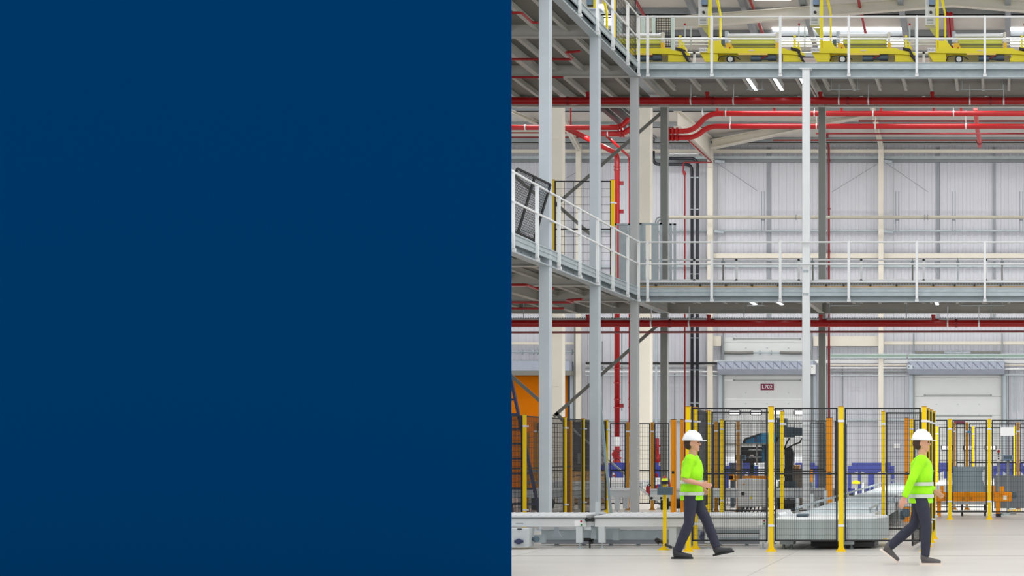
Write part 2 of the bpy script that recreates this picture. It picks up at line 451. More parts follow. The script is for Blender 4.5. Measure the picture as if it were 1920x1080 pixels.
for j, (px0, px1, lb) in enumerate(((1557, 1700, 'between the two white doors'), (1703, 2120, 'above the right white door head'))):
    t = thing('cable_tray', 'green-grey cable tray ' + lb, 'tray', P((px0+px1)/2, 668, WY - .6))
    m = MB(); Y = WY - .62; m.box(X_(px0, Y), X_(px1, Y), Y, Y + .03, Z_(670, Y), Z_(664, Y)); m.build('tray_side', mat('tray_green_grey_%d' % j, (142, 164, 152), .5), t)
    m = MB(); m.box(X_(px0, Y), X_(px1, Y), Y - .02, Y + .2, Z_(671.5, Y), Z_(670, Y)); m.box(X_(px0, Y), X_(px1, Y), Y - .02, Y + .0, Z_(665, Y), Z_(663.4, Y)); m.build('tray_edge', galv, t)

def section_door(n, pxc, raised, sign):
    half = 81.5
    Y = WY - .22
    x0, x1 = X_(pxc - half, Y), X_(pxc + half, Y)
    s = F / Y
    zoff = 66 / s if raised else 0
    d = bpy.data.objects.new('door_%d' % n, None); COL.objects.link(d); d['kind'] = 'structure'; d.location = (X_(pxc, Y), Y, 0); WL[d.name] = Vector(d.location)
    ph = 57 / s                                          # panel height
    zb = .03 + zoff
    ztop = Z_(632, Y) if raised else Z_(690, Y)
    k = 0; z = zb
    while z < ztop - .02:
        z1 = min(z + ph * .62, ztop); m = MB(); m.box(x0, x1, Y, Y + .05, z, z1 - .008)
        m.box(x0, x1, Y - .004, Y, z + .12, z + .13) if k % 2 else None
        m.build('door_panel', doorwh, d); k += 1; z = z1
    for pxw in (-61, -20.5, 20.5, 61):
        xa = X_(pxc + pxw - 11, Y); xb = X_(pxc + pxw + 11, Y); zc = Z_(773.5 if raised else 839.5, Y)
        m = MB(); m.prism([(xa + .04, zc - .1), (xb - .04, zc - .1), (xb, zc - .06), (xb, zc + .06), (xb - .04, zc + .1), (xa + .04, zc + .1), (xa, zc + .06), (xa, zc - .06)], 'y', Y - .02, Y)
        fr = m.build('vision_frame', black, d)
        m = MB(); m.box(xa + .035, xb - .035, Y - .028, Y - .02, zc - .07, zc + .07); m.build('pane', daylit, fr)
    for pyr in ((635, 713) if raised else (741, 780)):
        m = MB(); z = Z_(pyr, Y - .03); m.box(X_(pxc - 62, Y), X_(pxc + 62, Y), Y - .03, Y, z - .012, z + .012)
        for e in (-62, 62): m.cyl((X_(pxc + e, Y), Y - .05, z), (X_(pxc + e, Y), Y, z), .035, 8)
        m.build('lifting_bar', galvdk, d)
    for pyr in (652.5, 736, 757) if raised else (758, 778, 852):
        m = MB(); z = Z_(pyr, Y)
        for e in (-40, 0, 40): m.box(X_(pxc + e - 1.5, Y), X_(pxc + e + 1.5, Y), Y - .015, Y, z - .02, z + .02)
        m.build('hinge', galv, d)
    for sx in (-1, 1):                                   # jambs
        xa = X_(pxc + sx * (half + 5), Y - .1); m = MB(); m.box(xa - .09, xa + .09, Y - .1, Y + .1, 0, Z_(700, Y)); m.build('door_jamb', jambm, d)
        xa = X_(pxc + sx * (half + 1.5), Y - .14); m = MB(); m.box(xa - .025, xa + .025, Y - .14, Y - .02, 0, Z_(625, Y)); m.build('guide_rail', galvdk, d)
    Ys = WY - 1.15                                       # shroud box with slanted pleats
    xa, xb = X_(pxc - half - 12, Ys), X_(pxc + half + 6, Ys); z0, z1 = Z_(701, Ys), Z_(676, Ys); zm = Z_(692, Ys)
    m = MB(); m.prism([(Ys, z1), (Ys, zm), (Ys + .25, z0), (WY - .28, z0), (WY - .28, z1)], 'x', xa, xb)
    sh = m.build('shroud', shroudm, d)
    m = MB(); w = (xb - xa) / 12
    for i in range(12):
        m.bar((xa + w * i + .02, Ys - .004, z1 - .07), (xa + w * (i + .8), Ys - .004, zm + .03), .02, .03)
        m.box(xa + w*(i+1) - .012, xa + w*(i+1), Ys - .006, Ys, zm - .02, z1)
    m.build('pleats', mat('shroud_pleat_%d' % n, (112, 116, 138), .6), sh)
    m = MB(); m.box(xa, xb, Ys - .02, Ys + .03, z1 - .03, z1 + .01); m.build('shroud_edge', galv, sh)
    m = MB(); zz = Z_(661, WY - .3)
    m.cyl((X_(pxc - half - 2, WY - .3), WY - .3, zz), (X_(pxc + half + 2, WY - .3), WY - .3, zz), .025, 8)
    m.cyl((X_(pxc - 14, WY - .3), WY - .3, zz), (X_(pxc - 13, WY - .3), WY - .3, zz), .09, 8); m.cyl((X_(pxc + 7, WY - .3), WY - .3, zz), (X_(pxc + 8, WY - .3), WY - .3, zz), .09, 8)
    m.build('torsion_shaft', galv, d)
    for a, bb in ((-80, -26), (24, 80)):
        m = MB(); n_ = 40; xa, xb = X_(pxc + a, WY - .3), X_(pxc + bb, WY - .3)
        pts = [(xa + (xb - xa) * i / n_, WY - .3, zz - .015*math.sin(math.pi*i/n_)) for i in range(n_ + 1)]
        m.tube(pts, [.062 if i % 2 else .05 for i in range(n_ + 1)], 10); m.build('torsion_spring', brace, d)
    if sign:
        x, y, z = P(1438.5, 725.5, Y - .03)
        t = thing('door_number_sign', 'maroon sign reading L702 on the raised white door', 'sign', (x, y, z))
        m = MB(); m.box(x - .235, x + .235, y, y + .028, z - .115, z + .115); m.build('sign_plate', maroon, t)
        lettering('sign_lettering', 'L702', (x - .005, y - .003, z), .19, wtext, t)
    return d
section_door(1, 1438.5, True, True)
section_door(2, 1796, False, False)
x, y, z = P(1799, 792.5, WY - .3)
m = MB(); m.box(x - .2, x + .2, y, y + .03, z - .06, z + .06)
tag(m.build('door_number_sign', maroon), 'small maroon sign on the closed right white door', 'sign')
# orange door on the left
Y = WY - .22
d = bpy.data.objects.new('door_3', None); COL.objects.link(d); d['kind'] = 'structure'; d.location = (X_(1000, Y), Y, 0); WL[d.name] = Vector(d.location)
m = MB(); z = .03; x0, x1 = X_(900, Y), X_(1065, Y)
while z + .4 < Z_(681, Y):
    m.box(x0, x1, Y, Y + .04, z, z + .395); m.box(x0, x1, Y + .006, Y + .034, z + .39, z + .4); z += .4
m.build('door_curtain', dooror, d)
m = MB(); m.box(X_(1065, Y), X_(1070, Y), Y - .08, Y + .06, 0, Z_(700, Y)); m.build('guide_rail', mat('black_guide', (34, 34, 52), .6), d)
m = MB(); m.box(X_(1070, Y), X_(1076, Y), Y - .1, Y + .1, 0, Z_(686, Y)); m.build('door_jamb', jambm, d)
Ys = WY - .9
m = MB(); m.box(X_(900, Ys), X_(1067, Ys), Ys, WY - .28, Z_(695, Ys), Z_(677, Ys)); sh = m.build('shroud', shroudm, d)
m = MB(); m.box(X_(900, Ys), X_(1071, Ys), Ys - .02, WY - .28, Z_(703.5, Ys), Z_(695, Ys)); m.build('shroud_lip', brace, sh)
m = MB(); zz = Z_(660, WY - .3); m.cyl((X_(900, WY-.3), WY-.3, zz), (X_(1086, WY-.3), WY-.3, zz), .03, 8)
for px in (979, 1000, 1008, 1072): m.cyl((X_(px, WY-.3), WY-.3, zz), (X_(px+1.5, WY-.3), WY-.3, zz), .1, 8)
m.build('torsion_shaft', galv, d)
m = MB(); m.box(X_(1049, Y), X_(1056, Y), Y - .05, Y, Z_(846, Y), Z_(837, Y)); m.build('door_window', daylit, d)
m = MB(); m.box(X_(1076, WY-.5), X_(1083, WY-.5), WY - .5, WY - .3, 0, Z_(602, WY)); struct('trim_7', m, brace)

# junction boxes beside the doors
for px0, py0, px1, py1, lb in ((1520, 684, 1529, 701, 'pale grey control box right of the L702 door head'), (1701, 684, 1711, 692, 'pale blue box at the left end of the right door shroud')):
    t = thing('control_box', lb, 'box', P(px0, py1, WY - 1.0))
    m = MB(); m.pbox(px0, py0, px1, py1, WY - 1.2, .12); m.build('enclosure', cabinetm if px0 < 1600 else jambm, t)
    m = MB(); m.cyl(P((px0+px1)/2 - 2, py0 + 4, WY - 1.2), P((px0+px1)/2 - 2, py0 + 4, WY - 1.22), .02, 8); m.build('button', black, t)

def pipe(name, label, pts, r, material, bend=.3, cat='pipe', n=12):
    m = MB()
    (m.elbow(pts, r, bend, n) if len(pts) > 2 else m.cyl(pts[0], pts[1], r, n))
    o = m.build(name, material); tag(o, label, cat); return o
# big grey pipe along the wall with hanger rods
Y = WY - 1.15
t = thing('overhead_pipe', 'long grey-beige pipe across the wall above the lower platform rails', 'pipe', P(1590, 407, Y))
m = MB(); m.cyl(P(1253, 407.5, Y), P(2120, 407.5, Y), .062, 14); m.build('pipe', mat('grey_beige_pipe', (176, 172, 158), .45, .1), t)
for px in (1492, 1733, 1739):
    m = MB(); m.cyl(P(px, 407.5, Y), P(px + 1.2, 407.5, Y), .095, 12); m.build('flange', galvdk, t)
for px in (1430, 1682, 1788, 1915):
    m = MB()
    for e in (-2.8, 2.8): m.box(X_(px + e, Y) - .018, X_(px + e, Y) + .018, Y + .08, Y + .12, Z_(437, Y), Z_(358, Y))
    m.box(X_(px - 3, Y), X_(px + 3, Y), Y + .07, Y + .12, Z_(413, Y), Z_(411, Y))
    m.build('hanger', seam, t)
Y = WY - .75
for e, lb in ((0, 'outer'), (4, 'inner')):
    pipe('bent_pipe', 'grey pipe bent over beside the red thin drop pipe, %s of two' % lb, [P(1229 + e, 535, Y), P(1229 + e, 407 + e, Y), P(1254, 407 + e, Y)], .03, galvdk, .35)
# black drain pipes
Y = WY - .6
for (pts, lb) in (([P(1225, 283, Y), P(1225, 308, Y), P(1297.5, 308, Y), P(1297.5, 905, Y)], 'black drain pipe turning down left of its twin beside the cream wall column'),
                  ([P(1255, 297, Y - .2), P(1307.5, 297, Y - .2), P(1307.5, 905, Y - .2)], 'black drain pipe dropping closest to the cream wall column')):
    t = thing('drain_pipe', lb, 'pipe', pts[-1])
    m = MB(); m.elbow(pts, .058, .25, 14); m.build('pipe', blackp, t)
    px = CX + pts[-1][0] * F / pts[-1][1]
    for py in (332, 392, 513, 633, 693, 755):
        m = MB(); m.cyl(P(px, py, pts[-1][1]), P(px, py + 1.3, pts[-1][1]), .064, 12); m.build('clamp', galv, t)
m = MB(); m.box(X_(1255, Y), X_(1313, Y), Y - .3, Y + .1, Z_(292.5, Y), Z_(291, Y)); m.box(X_(1255, Y), X_(1313, Y), Y - .3, Y - .28, Z_(293.5, Y), Z_(290, Y))
tag(m.build('cable_tray', steelw), 'short pale tray above the black drain pipe elbows', 'tray')
# thin grey conduits
for px, py0, py1, lb in ((1129.5, 640, 770, 'dropping beside the second grey column'), (1166, 625, 770, 'dropping right of the thick red riser'),
                         (1265, 700, 790, 'dropping right of the dark grey column'), (1524, 703, 790, 'dropping right of the L702 door'), (1579.5, 683, 765, 'dropping between the white doors')):
    pipe('conduit_pipe', 'thin grey conduit ' + lb, [P(px, py0, WY - .4), P(px, py1, WY - .4)], .022, galvdk)
pipe('downpipe', 'pale grey downpipe left of the dark grey column', [P(1230.5, 612, WY - .5), P(1230.5, 905, WY - .5)], .048, jambm)
for i, px in enumerate((1889, 1900, 1905, 1911)):
    pipe('conduit_pipe', 'thin grey conduit on the wall right of the right door, %s from the left' % ('first', 'second', 'third', 'fourth')[i], [P(px, 692, WY - .35), P(px, (790, 772, 768, 772)[i], WY - .35)], .018, galv)
# wall wind bracing rods
for a, bb, lb in (((1340, 303), (1420, 358), 'falling right from the cream column left of the L702 door'), ((1644, 308), (1560, 360), 'falling left from the column between the white doors'),
                  ((1660, 305), (1740, 360), 'falling right from the column between the white doors'), ((1083, 322), (1050, 340), 'falling left behind the second grey column')):
    pipe('bracing_rod', 'thin wall rod ' + lb, [P(a[0], a[1], WY - .25), P(bb[0], bb[1], WY - .25)], .01, seam, cat='rod')
for a, bb, lb in (((1340, 302), (1358, 303.5), 'right of the cream column left of the L702 door, upper'), ((1657, 302), (1672, 303.5), 'right of the column between the white doors, upper'),
                  ((1339, 433), (1356, 435.5), 'right of the cream column left of the L702 door, lower'), ((1656, 433), (1674, 435.5), 'right of the column between the white doors, lower')):
    m = MB(); m.bar(P(a[0], a[1], WY - .42), P(bb[0], bb[1], WY - .18), .05, .09); tag(m.build('rail_stay', jambm), 'short pale stay ' + lb, 'bracket')
# red pipes on the wall and under the roof
for py, Y, lb in ((227, 60, 'highest'), (250.5, 61.5, 'middle'), (263, 62.5, 'lowest')):
    pipe('sprinkler_pipe', 'thin red pipe along the foot of the roof, %s of three' % lb, [P(1450 if py > 255 else 1530 if py > 240 else 1610, py, Y), P(2120, py, Y)], .028, reddark)
for py, Y, lb in ((249, 61.5, 'upper'), (257.5, 62.5, 'lower')):
    pipe('sprinkler_pipe', 'thin dark red pipe behind the two left grey columns, %s of two' % lb, [P(940, py, Y), P(1085, py, Y)], .025, reddark)
t = thing('sprinkler_riser', 'thin red pipe dropping beside the dark grey back column', 'pipe', P(1554, 520, WY - .5))
Y = WY - .5
m = MB(); m.elbow([P(1551, 252, Y - 1.2), P(1551, 258, Y - .2), P(1554, 275, Y), P(1554.5, 905, Y)], .04, .2, 12); m.build('pipe', reddark, t)
for py in (300, 390, 470, 560, 650): 
    m = MB(); m.cyl(P(1554.3, py, Y), P(1554.4, py + 3, Y), .055, 10); m.build('coupling', reddark, t)
Y = WY - .9
t = thing('sprinkler_riser', 'thin red pipe dropping left of the black drain pipes', 'pipe', P(1283, 520, Y))
m = MB(); m.elbow([P(1290, 262, Y - 5), P(1335, 304.5, Y), P(1281, 304.5, Y), P(1281, 322, Y), P(1284, 326, Y), P(1284, 905, Y)], .026, .08, 10); m.build('pipe', reddark, t)
m = MB(); m.cyl(P(1282, 321, Y), P(1284, 328, Y), .05, 10); m.build('valve', redp, t)

def riser(px, r, Ys, ytop, start, label, valve=True):
    Y = Ys; t = thing('sprinkler_riser', label, 'pipe', (X_(px, Y), Y, 0))
    top = Vector(P(px, ytop, Y)); m = MB()
    m.elbow([start, (top.x, Y, top.z), (top.x, Y, 1.95)], r, .25, 14); m.build('pipe', redpipe, t)
    for py in (312, 318, 690, 717, 748, 763):
        m = MB(); m.cyl(P(px, py, Y), P(px, py + 1.5, Y), r * 1.35, 12); m.build('coupling', redpipe, t)
    for py in (343, 396, 760):
        m = MB(); m.box(X_(px, Y) + r, X_(px, Y) + r + .13, Y - .04, Y + .04, Z_(py + 4, Y), Z_(py - 3, Y)); m.build('wall_bracket', reddark, t)
    if valve:
        m = MB(); x = X_(px, Y); m.cyl((x, Y, 1.62), (x, Y, 1.95), r * 1.0, 14); m.build('white_band', white, t)
        m = MB(); m.cyl((x, Y, .02), (x, Y, 1.62), r, 12)
        for z in (1.45, 1.2, .95, .75, .6): m.cyl((x, Y, z), (x, Y, z + .05), r * 1.7, 12)
        m.ell((x, Y - .05, 1.08), r * 1.6, r * 1.6, .14); m.cyl((x, Y - .3, 1.35), (x, Y, 1.35), .04, 10)
        m.cyl((x, Y - .32, 1.35), (x, Y - .3, 1.35), .11, 14); m.elbow([(x, Y, .8), (x + .3, Y, .8), (x + .45, Y, .5), (x + .45, Y, .05)], .07, .12, 12)
        m.build('valve_set', redp, t)
        m = MB(); m.box(x - .09, x + .09, Y - .25, Y - .22, .82, 1.0); m.build('tag_plate', paper, t)
riser(1157, .088, 60.5, 288, P(1062, 240, 56.2), 'thick red fire main riser with white band behind the corner column')
riser(1181, .042, 60.8, 295, P(1134, 252, 56.4), 'thinner red riser between the thick riser and the corner column', False)
# ------------------------------------------------------------------ two-storey platform: columns, decks, rails
LX = -8.75                                           # outer line of the left platform
YF, YB = 42.3, 46.0                                  # front and back line of the right platform
def platform_column(x, Y, w, top, material, label, splices=()):
    t = thing('platform_column', label, 'column', (x, Y, 0)); h = w / 2
    m = MB(); m.box(x - h, x + h, Y - h, Y + h, 0.02, top); m.build('column_shaft', material, t, bevel=.012)
    m = MB(); m.box(x - h - .09, x + h + .09, Y - h - .09, Y + h + .09, 0, .02)
    for sx in (-1, 1):
        for sy in (-1, 1): m.cyl((x + sx*(h+.05), Y + sy*(h+.05), .02), (x + sx*(h+.05), Y + sy*(h+.05), .06), .015, 6)
    m.build('base_plate', material, t)
    m = MB(); m.box(x - h - .05, x + h + .05, Y - h - .05, Y + h + .05, top, top + .02); m.build('cap_plate', material, t)
    for z in splices:
        m = MB(); m.box(x - h + .02, x + h - .02, Y - h - .006, Y - h, z - .03, z + .03); m.build('splice_plate', galv, t)
    return t
platform_column(LX, 34.1, .205, 13.2, colgrey, 'pale grey platform column, nearest of the row along the left platform')
platform_column(LX, 38.23, .2, 10.9, colgrey, 'pale grey platform column, second of the row along the left platform')
platform_column(LX, YF, .19, 10.32, mat('corner_column_grey', (180, 183, 183), .5, var=.03), 'pale grey platform column at the inner corner of both platforms')
platform_column(-4.70, YF, .175, 10.5, colwhite, 'near-white platform column standing in front of the L702 door', splices=(5.74, 5.2))
back = mat('back_column_grey', (136, 139, 134), .5, var=.03)
platform_column(LX, YB, .18, 10.34, back, 'dark grey platform column right of the corner column')
platform_column(-4.70, YB, .18, 10.34, back, 'dark grey platform column just right of the near-white one')

def deck(label, x0, x1, y0, y1, zb, front, left_run, upper):
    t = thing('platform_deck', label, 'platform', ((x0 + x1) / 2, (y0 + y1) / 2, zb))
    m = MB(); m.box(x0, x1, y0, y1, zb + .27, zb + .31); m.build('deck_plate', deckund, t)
    def edge(p, q, out):                              # beam with flanges, galvanised edge channel and toe board along an open side
        out = Vector(out); up = Vector((0, 0, 1)); p = Vector((p[0], p[1], 0)); q = Vector((q[0], q[1], 0))
        pz = lambda v, z: Vector((v[0], v[1], z))
        m = MB(); m.bar(pz(p, zb + .15), pz(q, zb + .15), .02, .27); m.bar(pz(p, zb + .015) + out * .06, pz(q, zb + .015) + out * .06, .2, .026); m.bar(pz(p, zb + .28), pz(q, zb + .28), .17, .02)
        L = (Vector(q) - Vector(p)).length; n = max(2, int(L / .64)); d = (Vector(q) - Vector(p)) / L
        for i in range(n):
            c = pz(Vector(p) + d * (i + .4) * L / n + out * .01, zb + .2)
            for dz in (0, -.09): m.cyl(c + up*dz, c + up*dz + out * .022, .014, 6)
        m.build('edge_beam', galv if upper else mat('edge_beam_' + label[:5], (170, 180, 184), .45, .2, var=.05), t)
        z0, z1 = (zb + .19, zb + .35) if upper else (zb + .14, zb + .34)
        m = MB(); o = out * .14
        c0 = pz(Vector(p) + o, (z0 + z1) / 2); c1 = pz(Vector(q) + o, (z0 + z1) / 2); h = z1 - z0
        m.bar(c0, c1, .012, h)
        for k in (-1, 1): m.bar(c0 + up * k * (h/2 - .012) + out * .012, c1 + up * k * (h/2 - .012) + out * .012, .03, .022)
        if not upper: m.bar(c0 + out * .012, c1 + out * .012, .02, .014)
        m.build('toe_board', galv, t)
    if front: edge((x0, y0 + .07), (x1, y0 + .07), (0, -1, 0))
    if left_run: edge((x1 - .07, y0), (x1 - .07, y1), (1, 0, 0))
    # back beam and cross beams
    m = MB(); m.ibeam((x0, YB, zb + .15), (x1, YB, zb + .15), .3, .18, .02); m.build('back_beam', joistm, t)
    if left_run:
        for yy in (34.1, 38.23, 42.3):
            m = MB(); m.ibeam((x0, yy, zb + .14), (x1, yy, zb + .14), .27, .15, .018); m.build('cross_beam', joistm, t)
        xs = [x1 - .62 * k for k in range(1, 13)]
        for i, xx in enumerate(xs):
            m = MB(); m.ibeam((xx, y0, zb + .2), (xx, YB, zb + .2), .12, .09, .012); m.build('joist', joistm, t)
        for xx in (x1 - 2.3, x1 - 4.6):
            m = MB(); m.ibeam((xx, y0, zb + .14), (xx, YB, zb + .14), .24, .14, .016); m.build('long_beam', joistm, t)
    else:
        for xx in (LX + .1, -4.7):
            m = MB(); m.ibeam((xx, y0, zb + .14), (xx, YB, zb + .14), .27, .12, .018); m.build('cross_beam', joistm, t)
        xx = x0 + .5
        while xx < x1:
            m = MB(); m.ibeam((xx, y0 + .1, zb + .2), (xx, 44.6, zb + .2), .12, .065, .012); m.build('joist', joistm, t); xx += .64
    return t
ZU, ZL = 10.32, 5.02
deck('upper right galvanised platform deck carrying the yellow machines', LX + .02, 4.0, YF + .05, YB, ZU, True, False, True)
deck('lower right galvanised platform deck with a roller track', LX + .02, 4.0, YF + .05, YB, ZL, True, False, False)
deck('upper left platform deck running towards the camera', -18, LX + .02, 31, YB, ZU, False, True, True)
deck('lower left platform deck running towards the camera', -18, LX + .02, 29, YB, ZL, False, True, False)
m = MB(); m.box(X_(930, 46.5), X_(1011, 46.5), 46.5, 46.7, Z_(85, 46.5), Z_(68, 46.5)); m.box(X_(930, 46.5), X_(1011, 46.5), 46.48, 46.5, Z_(70.5, 46.5), Z_(68, 46.5))
tag(m.build('machine_beam', galv), 'pale blue-grey beam glimpsed through the upper left platform', 'beam')
m = MB(); m.box(X_(930, 46.8), X_(1012, 46.8), 46.8, 46.9, Z_(67, 46.8), Z_(38, 46.8))
for k in range(5): m.box(X_(930, 46.8), X_(1012, 46.8), 46.76, 46.8, Z_(66 - k*5.5, 46.8), Z_(63 - k*5.5, 46.8))
tag(m.build('roller_bed', jambm), 'pale blue roller bed above the beam at the upper left', 'conveyor')

def rail_posts(t, pts, z0, z1, w=.058):
    for x, y in pts:
        m = MB(); m.box(x - w/2, x + w/2, y - w/2, y + w/2, z0, z1); m.box(x - w*.7, x + w*.7, y, y + .05, z0 - .06, z0 + .0); m.cyl((x, y, z1), (x, y, z1 + .02), w*.3, 8)
        m.build('post', white, t)
def guard_rail(label, pts, zpost0, ztop, zmid, extra=(), r=.021):
    t = thing('guard_rail', label, 'railing', (pts[0][0], pts[0][1], zpost0))
    rail_posts(t, pts, zpost0, ztop)
    ends = list(extra) if extra else [pts[0], pts[-1]]
    for nm, z in (('top_rail', ztop - .012), ('mid_rail', zmid)):
        m = MB(); m.elbow([(x, y, z) for x, y in ends], r, .1, 10) if len(ends) > 2 else m.cyl((*ends[0], z), (*ends[1], z), r, 10)
        m.build(nm, white, t)
    return t
YR = 42.15
fx = [1214.5, 1334.5, 1463, 1591.5, 1719, 1846.5, 1975, 2102, 2190]
fpts = [(X_(px, YR), YR) for px in fx]
XR = -8.62
ldist = [970, 923, 878, 837, 798, 765, 736, 708, 687.5]
lpts = [(XR, F * -XR / d) for d in ldist]
for zb, nm in ((ZU, 'upper'), (ZL, 'lower')):
    guard_rail('white guard rail along the front edge of the %s right platform' % nm, fpts, zb + .06, zb + 1.41, zb + .88,
               extra=[(XR + .01, YR), (X_(2192, YR), YR)])
    guard_rail('white guard rail along the open side of the %s left platform' % nm, lpts, zb + .06, zb + 1.41, zb + .88,
               extra=[(XR, lpts[0][1]), (XR, YR)])
    bx = [(X_(px, 45.9), 45.9) for px in (1302, 1381, 1498, 1615, 1732, 1849, 1966, 2083)]
    t = guard_rail('white guard rail along the back edge of the %s right platform' % nm, bx, zb + .31, zb + 1.38, zb + .85, extra=[(X_(1200, 45.9), 45.9), (X_(2160, 45.9), 45.9)], r=.026)
    for x, y in bx:
        m = MB()
        for z in (zb + 1.37, zb + .85): m.ell((x, y - .04, z), .035, .03, .03, 8, 6)
        m.build('rail_clamp', black, t)

# roller track along the front of the lower right deck
t = thing('roller_track', 'long steel roller track with orange strip along the lower right platform edge', 'conveyor', (X_(1550, 42.6), 42.6, 5.33))
x0, x1 = X_(1200, 42.6), X_(2190, 42.6)
m = MB(); m.box(x0, x1, 42.55, 42.6, Z_(530, 42.6), Z_(526.5, 42.6)); m.build('upper_strip', steelw, t)
m = MB(); m.box(x0, x1, 42.62, 42.75, Z_(537, 42.6), Z_(530, 42.6)); m.build('track_body', galv, t)
m = MB()
for i in range(188):
    x = x0 + (x1 - x0) * i / 188; m.box(x, x + .035, 42.585, 42.62, Z_(534, 42.6), Z_(531, 42.6))
m.build('roller_slot_pattern', brace, t)
m = MB(); m.box(x0, x1, 42.5, 42.62, Z_(540.5, 42.5), Z_(537, 42.5)); m.build('orange_strip', mat('amber_strip', (200, 140, 20), .5, var=.25, scale=1.5), t)
for px in (1230, 1313, 1361, 1410, 1459, 1549, 1582, 1632, 1681, 1750, 1790, 1827, 1876):
    m = MB(); m.box(X_(px - 1.5, 42.55), X_(px + 1.5, 42.55), 42.5, 42.58, Z_(536.5, 42.55), Z_(533.5, 42.55)); m.build('clip', black, t)
# slender posts of something behind the lower rails
for px, lb in ((1356, 'left of the near-white column'), (1524, 'right of the near-white column'), (1711, 'in the middle of the right half'), (1796, 'second from the right'), (1879, 'nearest the right edge')):
    t = thing('sensor_post', 'slim dark sensor post on the lower right platform, ' + lb, 'post', (X_(px, 45), 45, 5.33))
    m = MB(); m.box(X_(px, 45) - .02, X_(px, 45) + .02, 44.98, 45.02, 5.33, Z_(491, 45)); m.build('post', brace if px != 1796 else galv, t)
    m = MB(); m.box(X_(px, 45) - .04, X_(px, 45) + .04, 44.93, 45.02, Z_(496, 45), Z_(490, 45)); m.cyl((X_(px, 45), 44.98, Z_(490, 45)), (X_(px, 45), 44.98, Z_(484, 45)), .012, 6); m.build('sensor_head', galvdk, t)

# knee plates and flat diagonal braces
def flat_brace(a, bb, Ya, Yb, w, label, material=brace):
    m = MB(); p = Vector(P(a[0], a[1], Ya)); q = Vector(P(bb[0], bb[1], Yb)); m.bar(p, q, .012, w, (0, 0, 1))
    d = (q - p).normalized(); n = d.cross(Vector((0, 1, 0))).normalized(); m.bar(p + n*(w/2-.008) + Vector((0, .03, 0)), q + n*(w/2-.008) + Vector((0, .03, 0)), .07, .012, (n.x, n.y, n.z))
    tag(m.build('diagonal_brace', material), label, 'brace')
YK = 46.0
flat_brace((1038, 781), (1236, 607), YK, YK, .085, 'grey diagonal brace rising right below the lower platforms')
flat_brace((1038, 388), (1244, 208), YK, YK, .085, 'grey diagonal brace rising right below the upper platforms')
flat_brace((1042, 774), (1060, 793), YK, YK, .085, 'short grey brace end falling right behind the nearest column foot')
flat_brace((1060, 793), (1256, 962), YK, YK, .045, 'thin grey diagonal brace falling right to the floor behind the fence', galv)
flat_brace((1040, 380), (1110, 442), YK, YK, .085, 'grey diagonal brace falling right behind the lower left platform rails')
flat_brace((930, 680), (1018, 757), 44.2, 44.2, .08, 'grey diagonal brace falling right in front of the orange door')
flat_brace((930, 300), (1020, 378), 44.2, 44.2, .08, 'grey diagonal brace falling right behind the tilted mesh panel')

# ------------------------------------------------------------------ sprinkler mains under the platforms
def main_pipe(py, r, Y, hangers, stubs, label, flanges):
    t = thing('sprinkler_main', label, 'pipe', P(1440, py, Y))
    x0, x1 = X_(925, Y), X_(1990, Y); z = Z_(py, Y)
    m = MB(); m.cyl((x0, Y, z), (x1, Y, z), r, 18); m.build('pipe', redpipe, t)
    for px in stubs:
        x = X_(px, Y); m = MB(); m.cyl((x, Y, z), (x, Y, z + .2), .045, 10); m.cyl((x, Y, z + .17), (x, Y, z + .22), .055, 10); m.cyl((x, Y, z + .1), (x + .18, Y + .1, z + .06), .03, 8); m.build('branch', redpipe, t)
    for px in flanges:
        x = X_(px, Y); m = MB(); m.cyl((x - .03, Y, z), (x + .03, Y, z), r * 1.14, 18); m.build('coupling', reddark, t)
    for px in hangers:
        x = X_(px, Y); m = MB(); m.cyl((x - .018, Y, z), (x + .018, Y, z), r * 1.06, 16); m.box(x - .01, x + .01, Y - .01, Y + .01, z + r, z + .42); m.build('hanger_clip', steelw, t)
    return t
main_pipe(189.3, .094, 44.4, (1295.5, 1375.5, 1573, 1628.5, 1818.5, 1882), (1102, 1326, 1538, 1748), 'thick dark red main pipe hung below the upper platforms', (1065, 1337, 1590, 1857.5))
main_pipe(606.5, .088, 44.4, (1292, 1777, 1835.5, 1221), (1102, 1329, 1539, 1750), 'thick dark red main pipe hung below the lower platforms', (1256, 1793))
pipe('return_pipe', 'thin brown-red pipe just below the lower thick red main', [P(740, 623.8, 45.2), P(2180, 621.2, 45.2)], .028, mat('dull_red_pipe', (140, 74, 76), .4))
pipe('bottom_rail', 'thin pale channel under the upper thick red main', [P(740, 199, 45.4), P(2180, 199.5, 45.4)], .025, joistm)
t = thing('cable_ladder', 'thin wavy-edged cable tray above the lower thick red main', 'tray', P(1450, 596, 44.9))
Y = 44.9; m = MB(); m.box(X_(925, Y), X_(1985, Y), Y, Y + .25, Z_(599, Y), Z_(597.6, Y)); 
pf = [(X_(925, Y), Z_(599, Y)), (X_(1985, Y), Z_(599, Y))]
for i in range(229, -1, -1):
    x = X_(925 + i * 4.6, Y); pf += [(x + .035, Z_(596.6, Y)), (x + .03, Z_(594.8, Y)), (x + .005, Z_(594.8, Y)), (x, Z_(596.6, Y))]
for k in range(2, len(pf) - 1): m.add([(pf[k][0], Y, Z_(599, Y)), (pf[k][0], Y, pf[k][1]), (pf[k+1][0], Y, pf[k+1][1]), (pf[k+1][0], Y, Z_(599, Y))], [(0, 1, 2, 3)])
m.build('tray', galv, t)
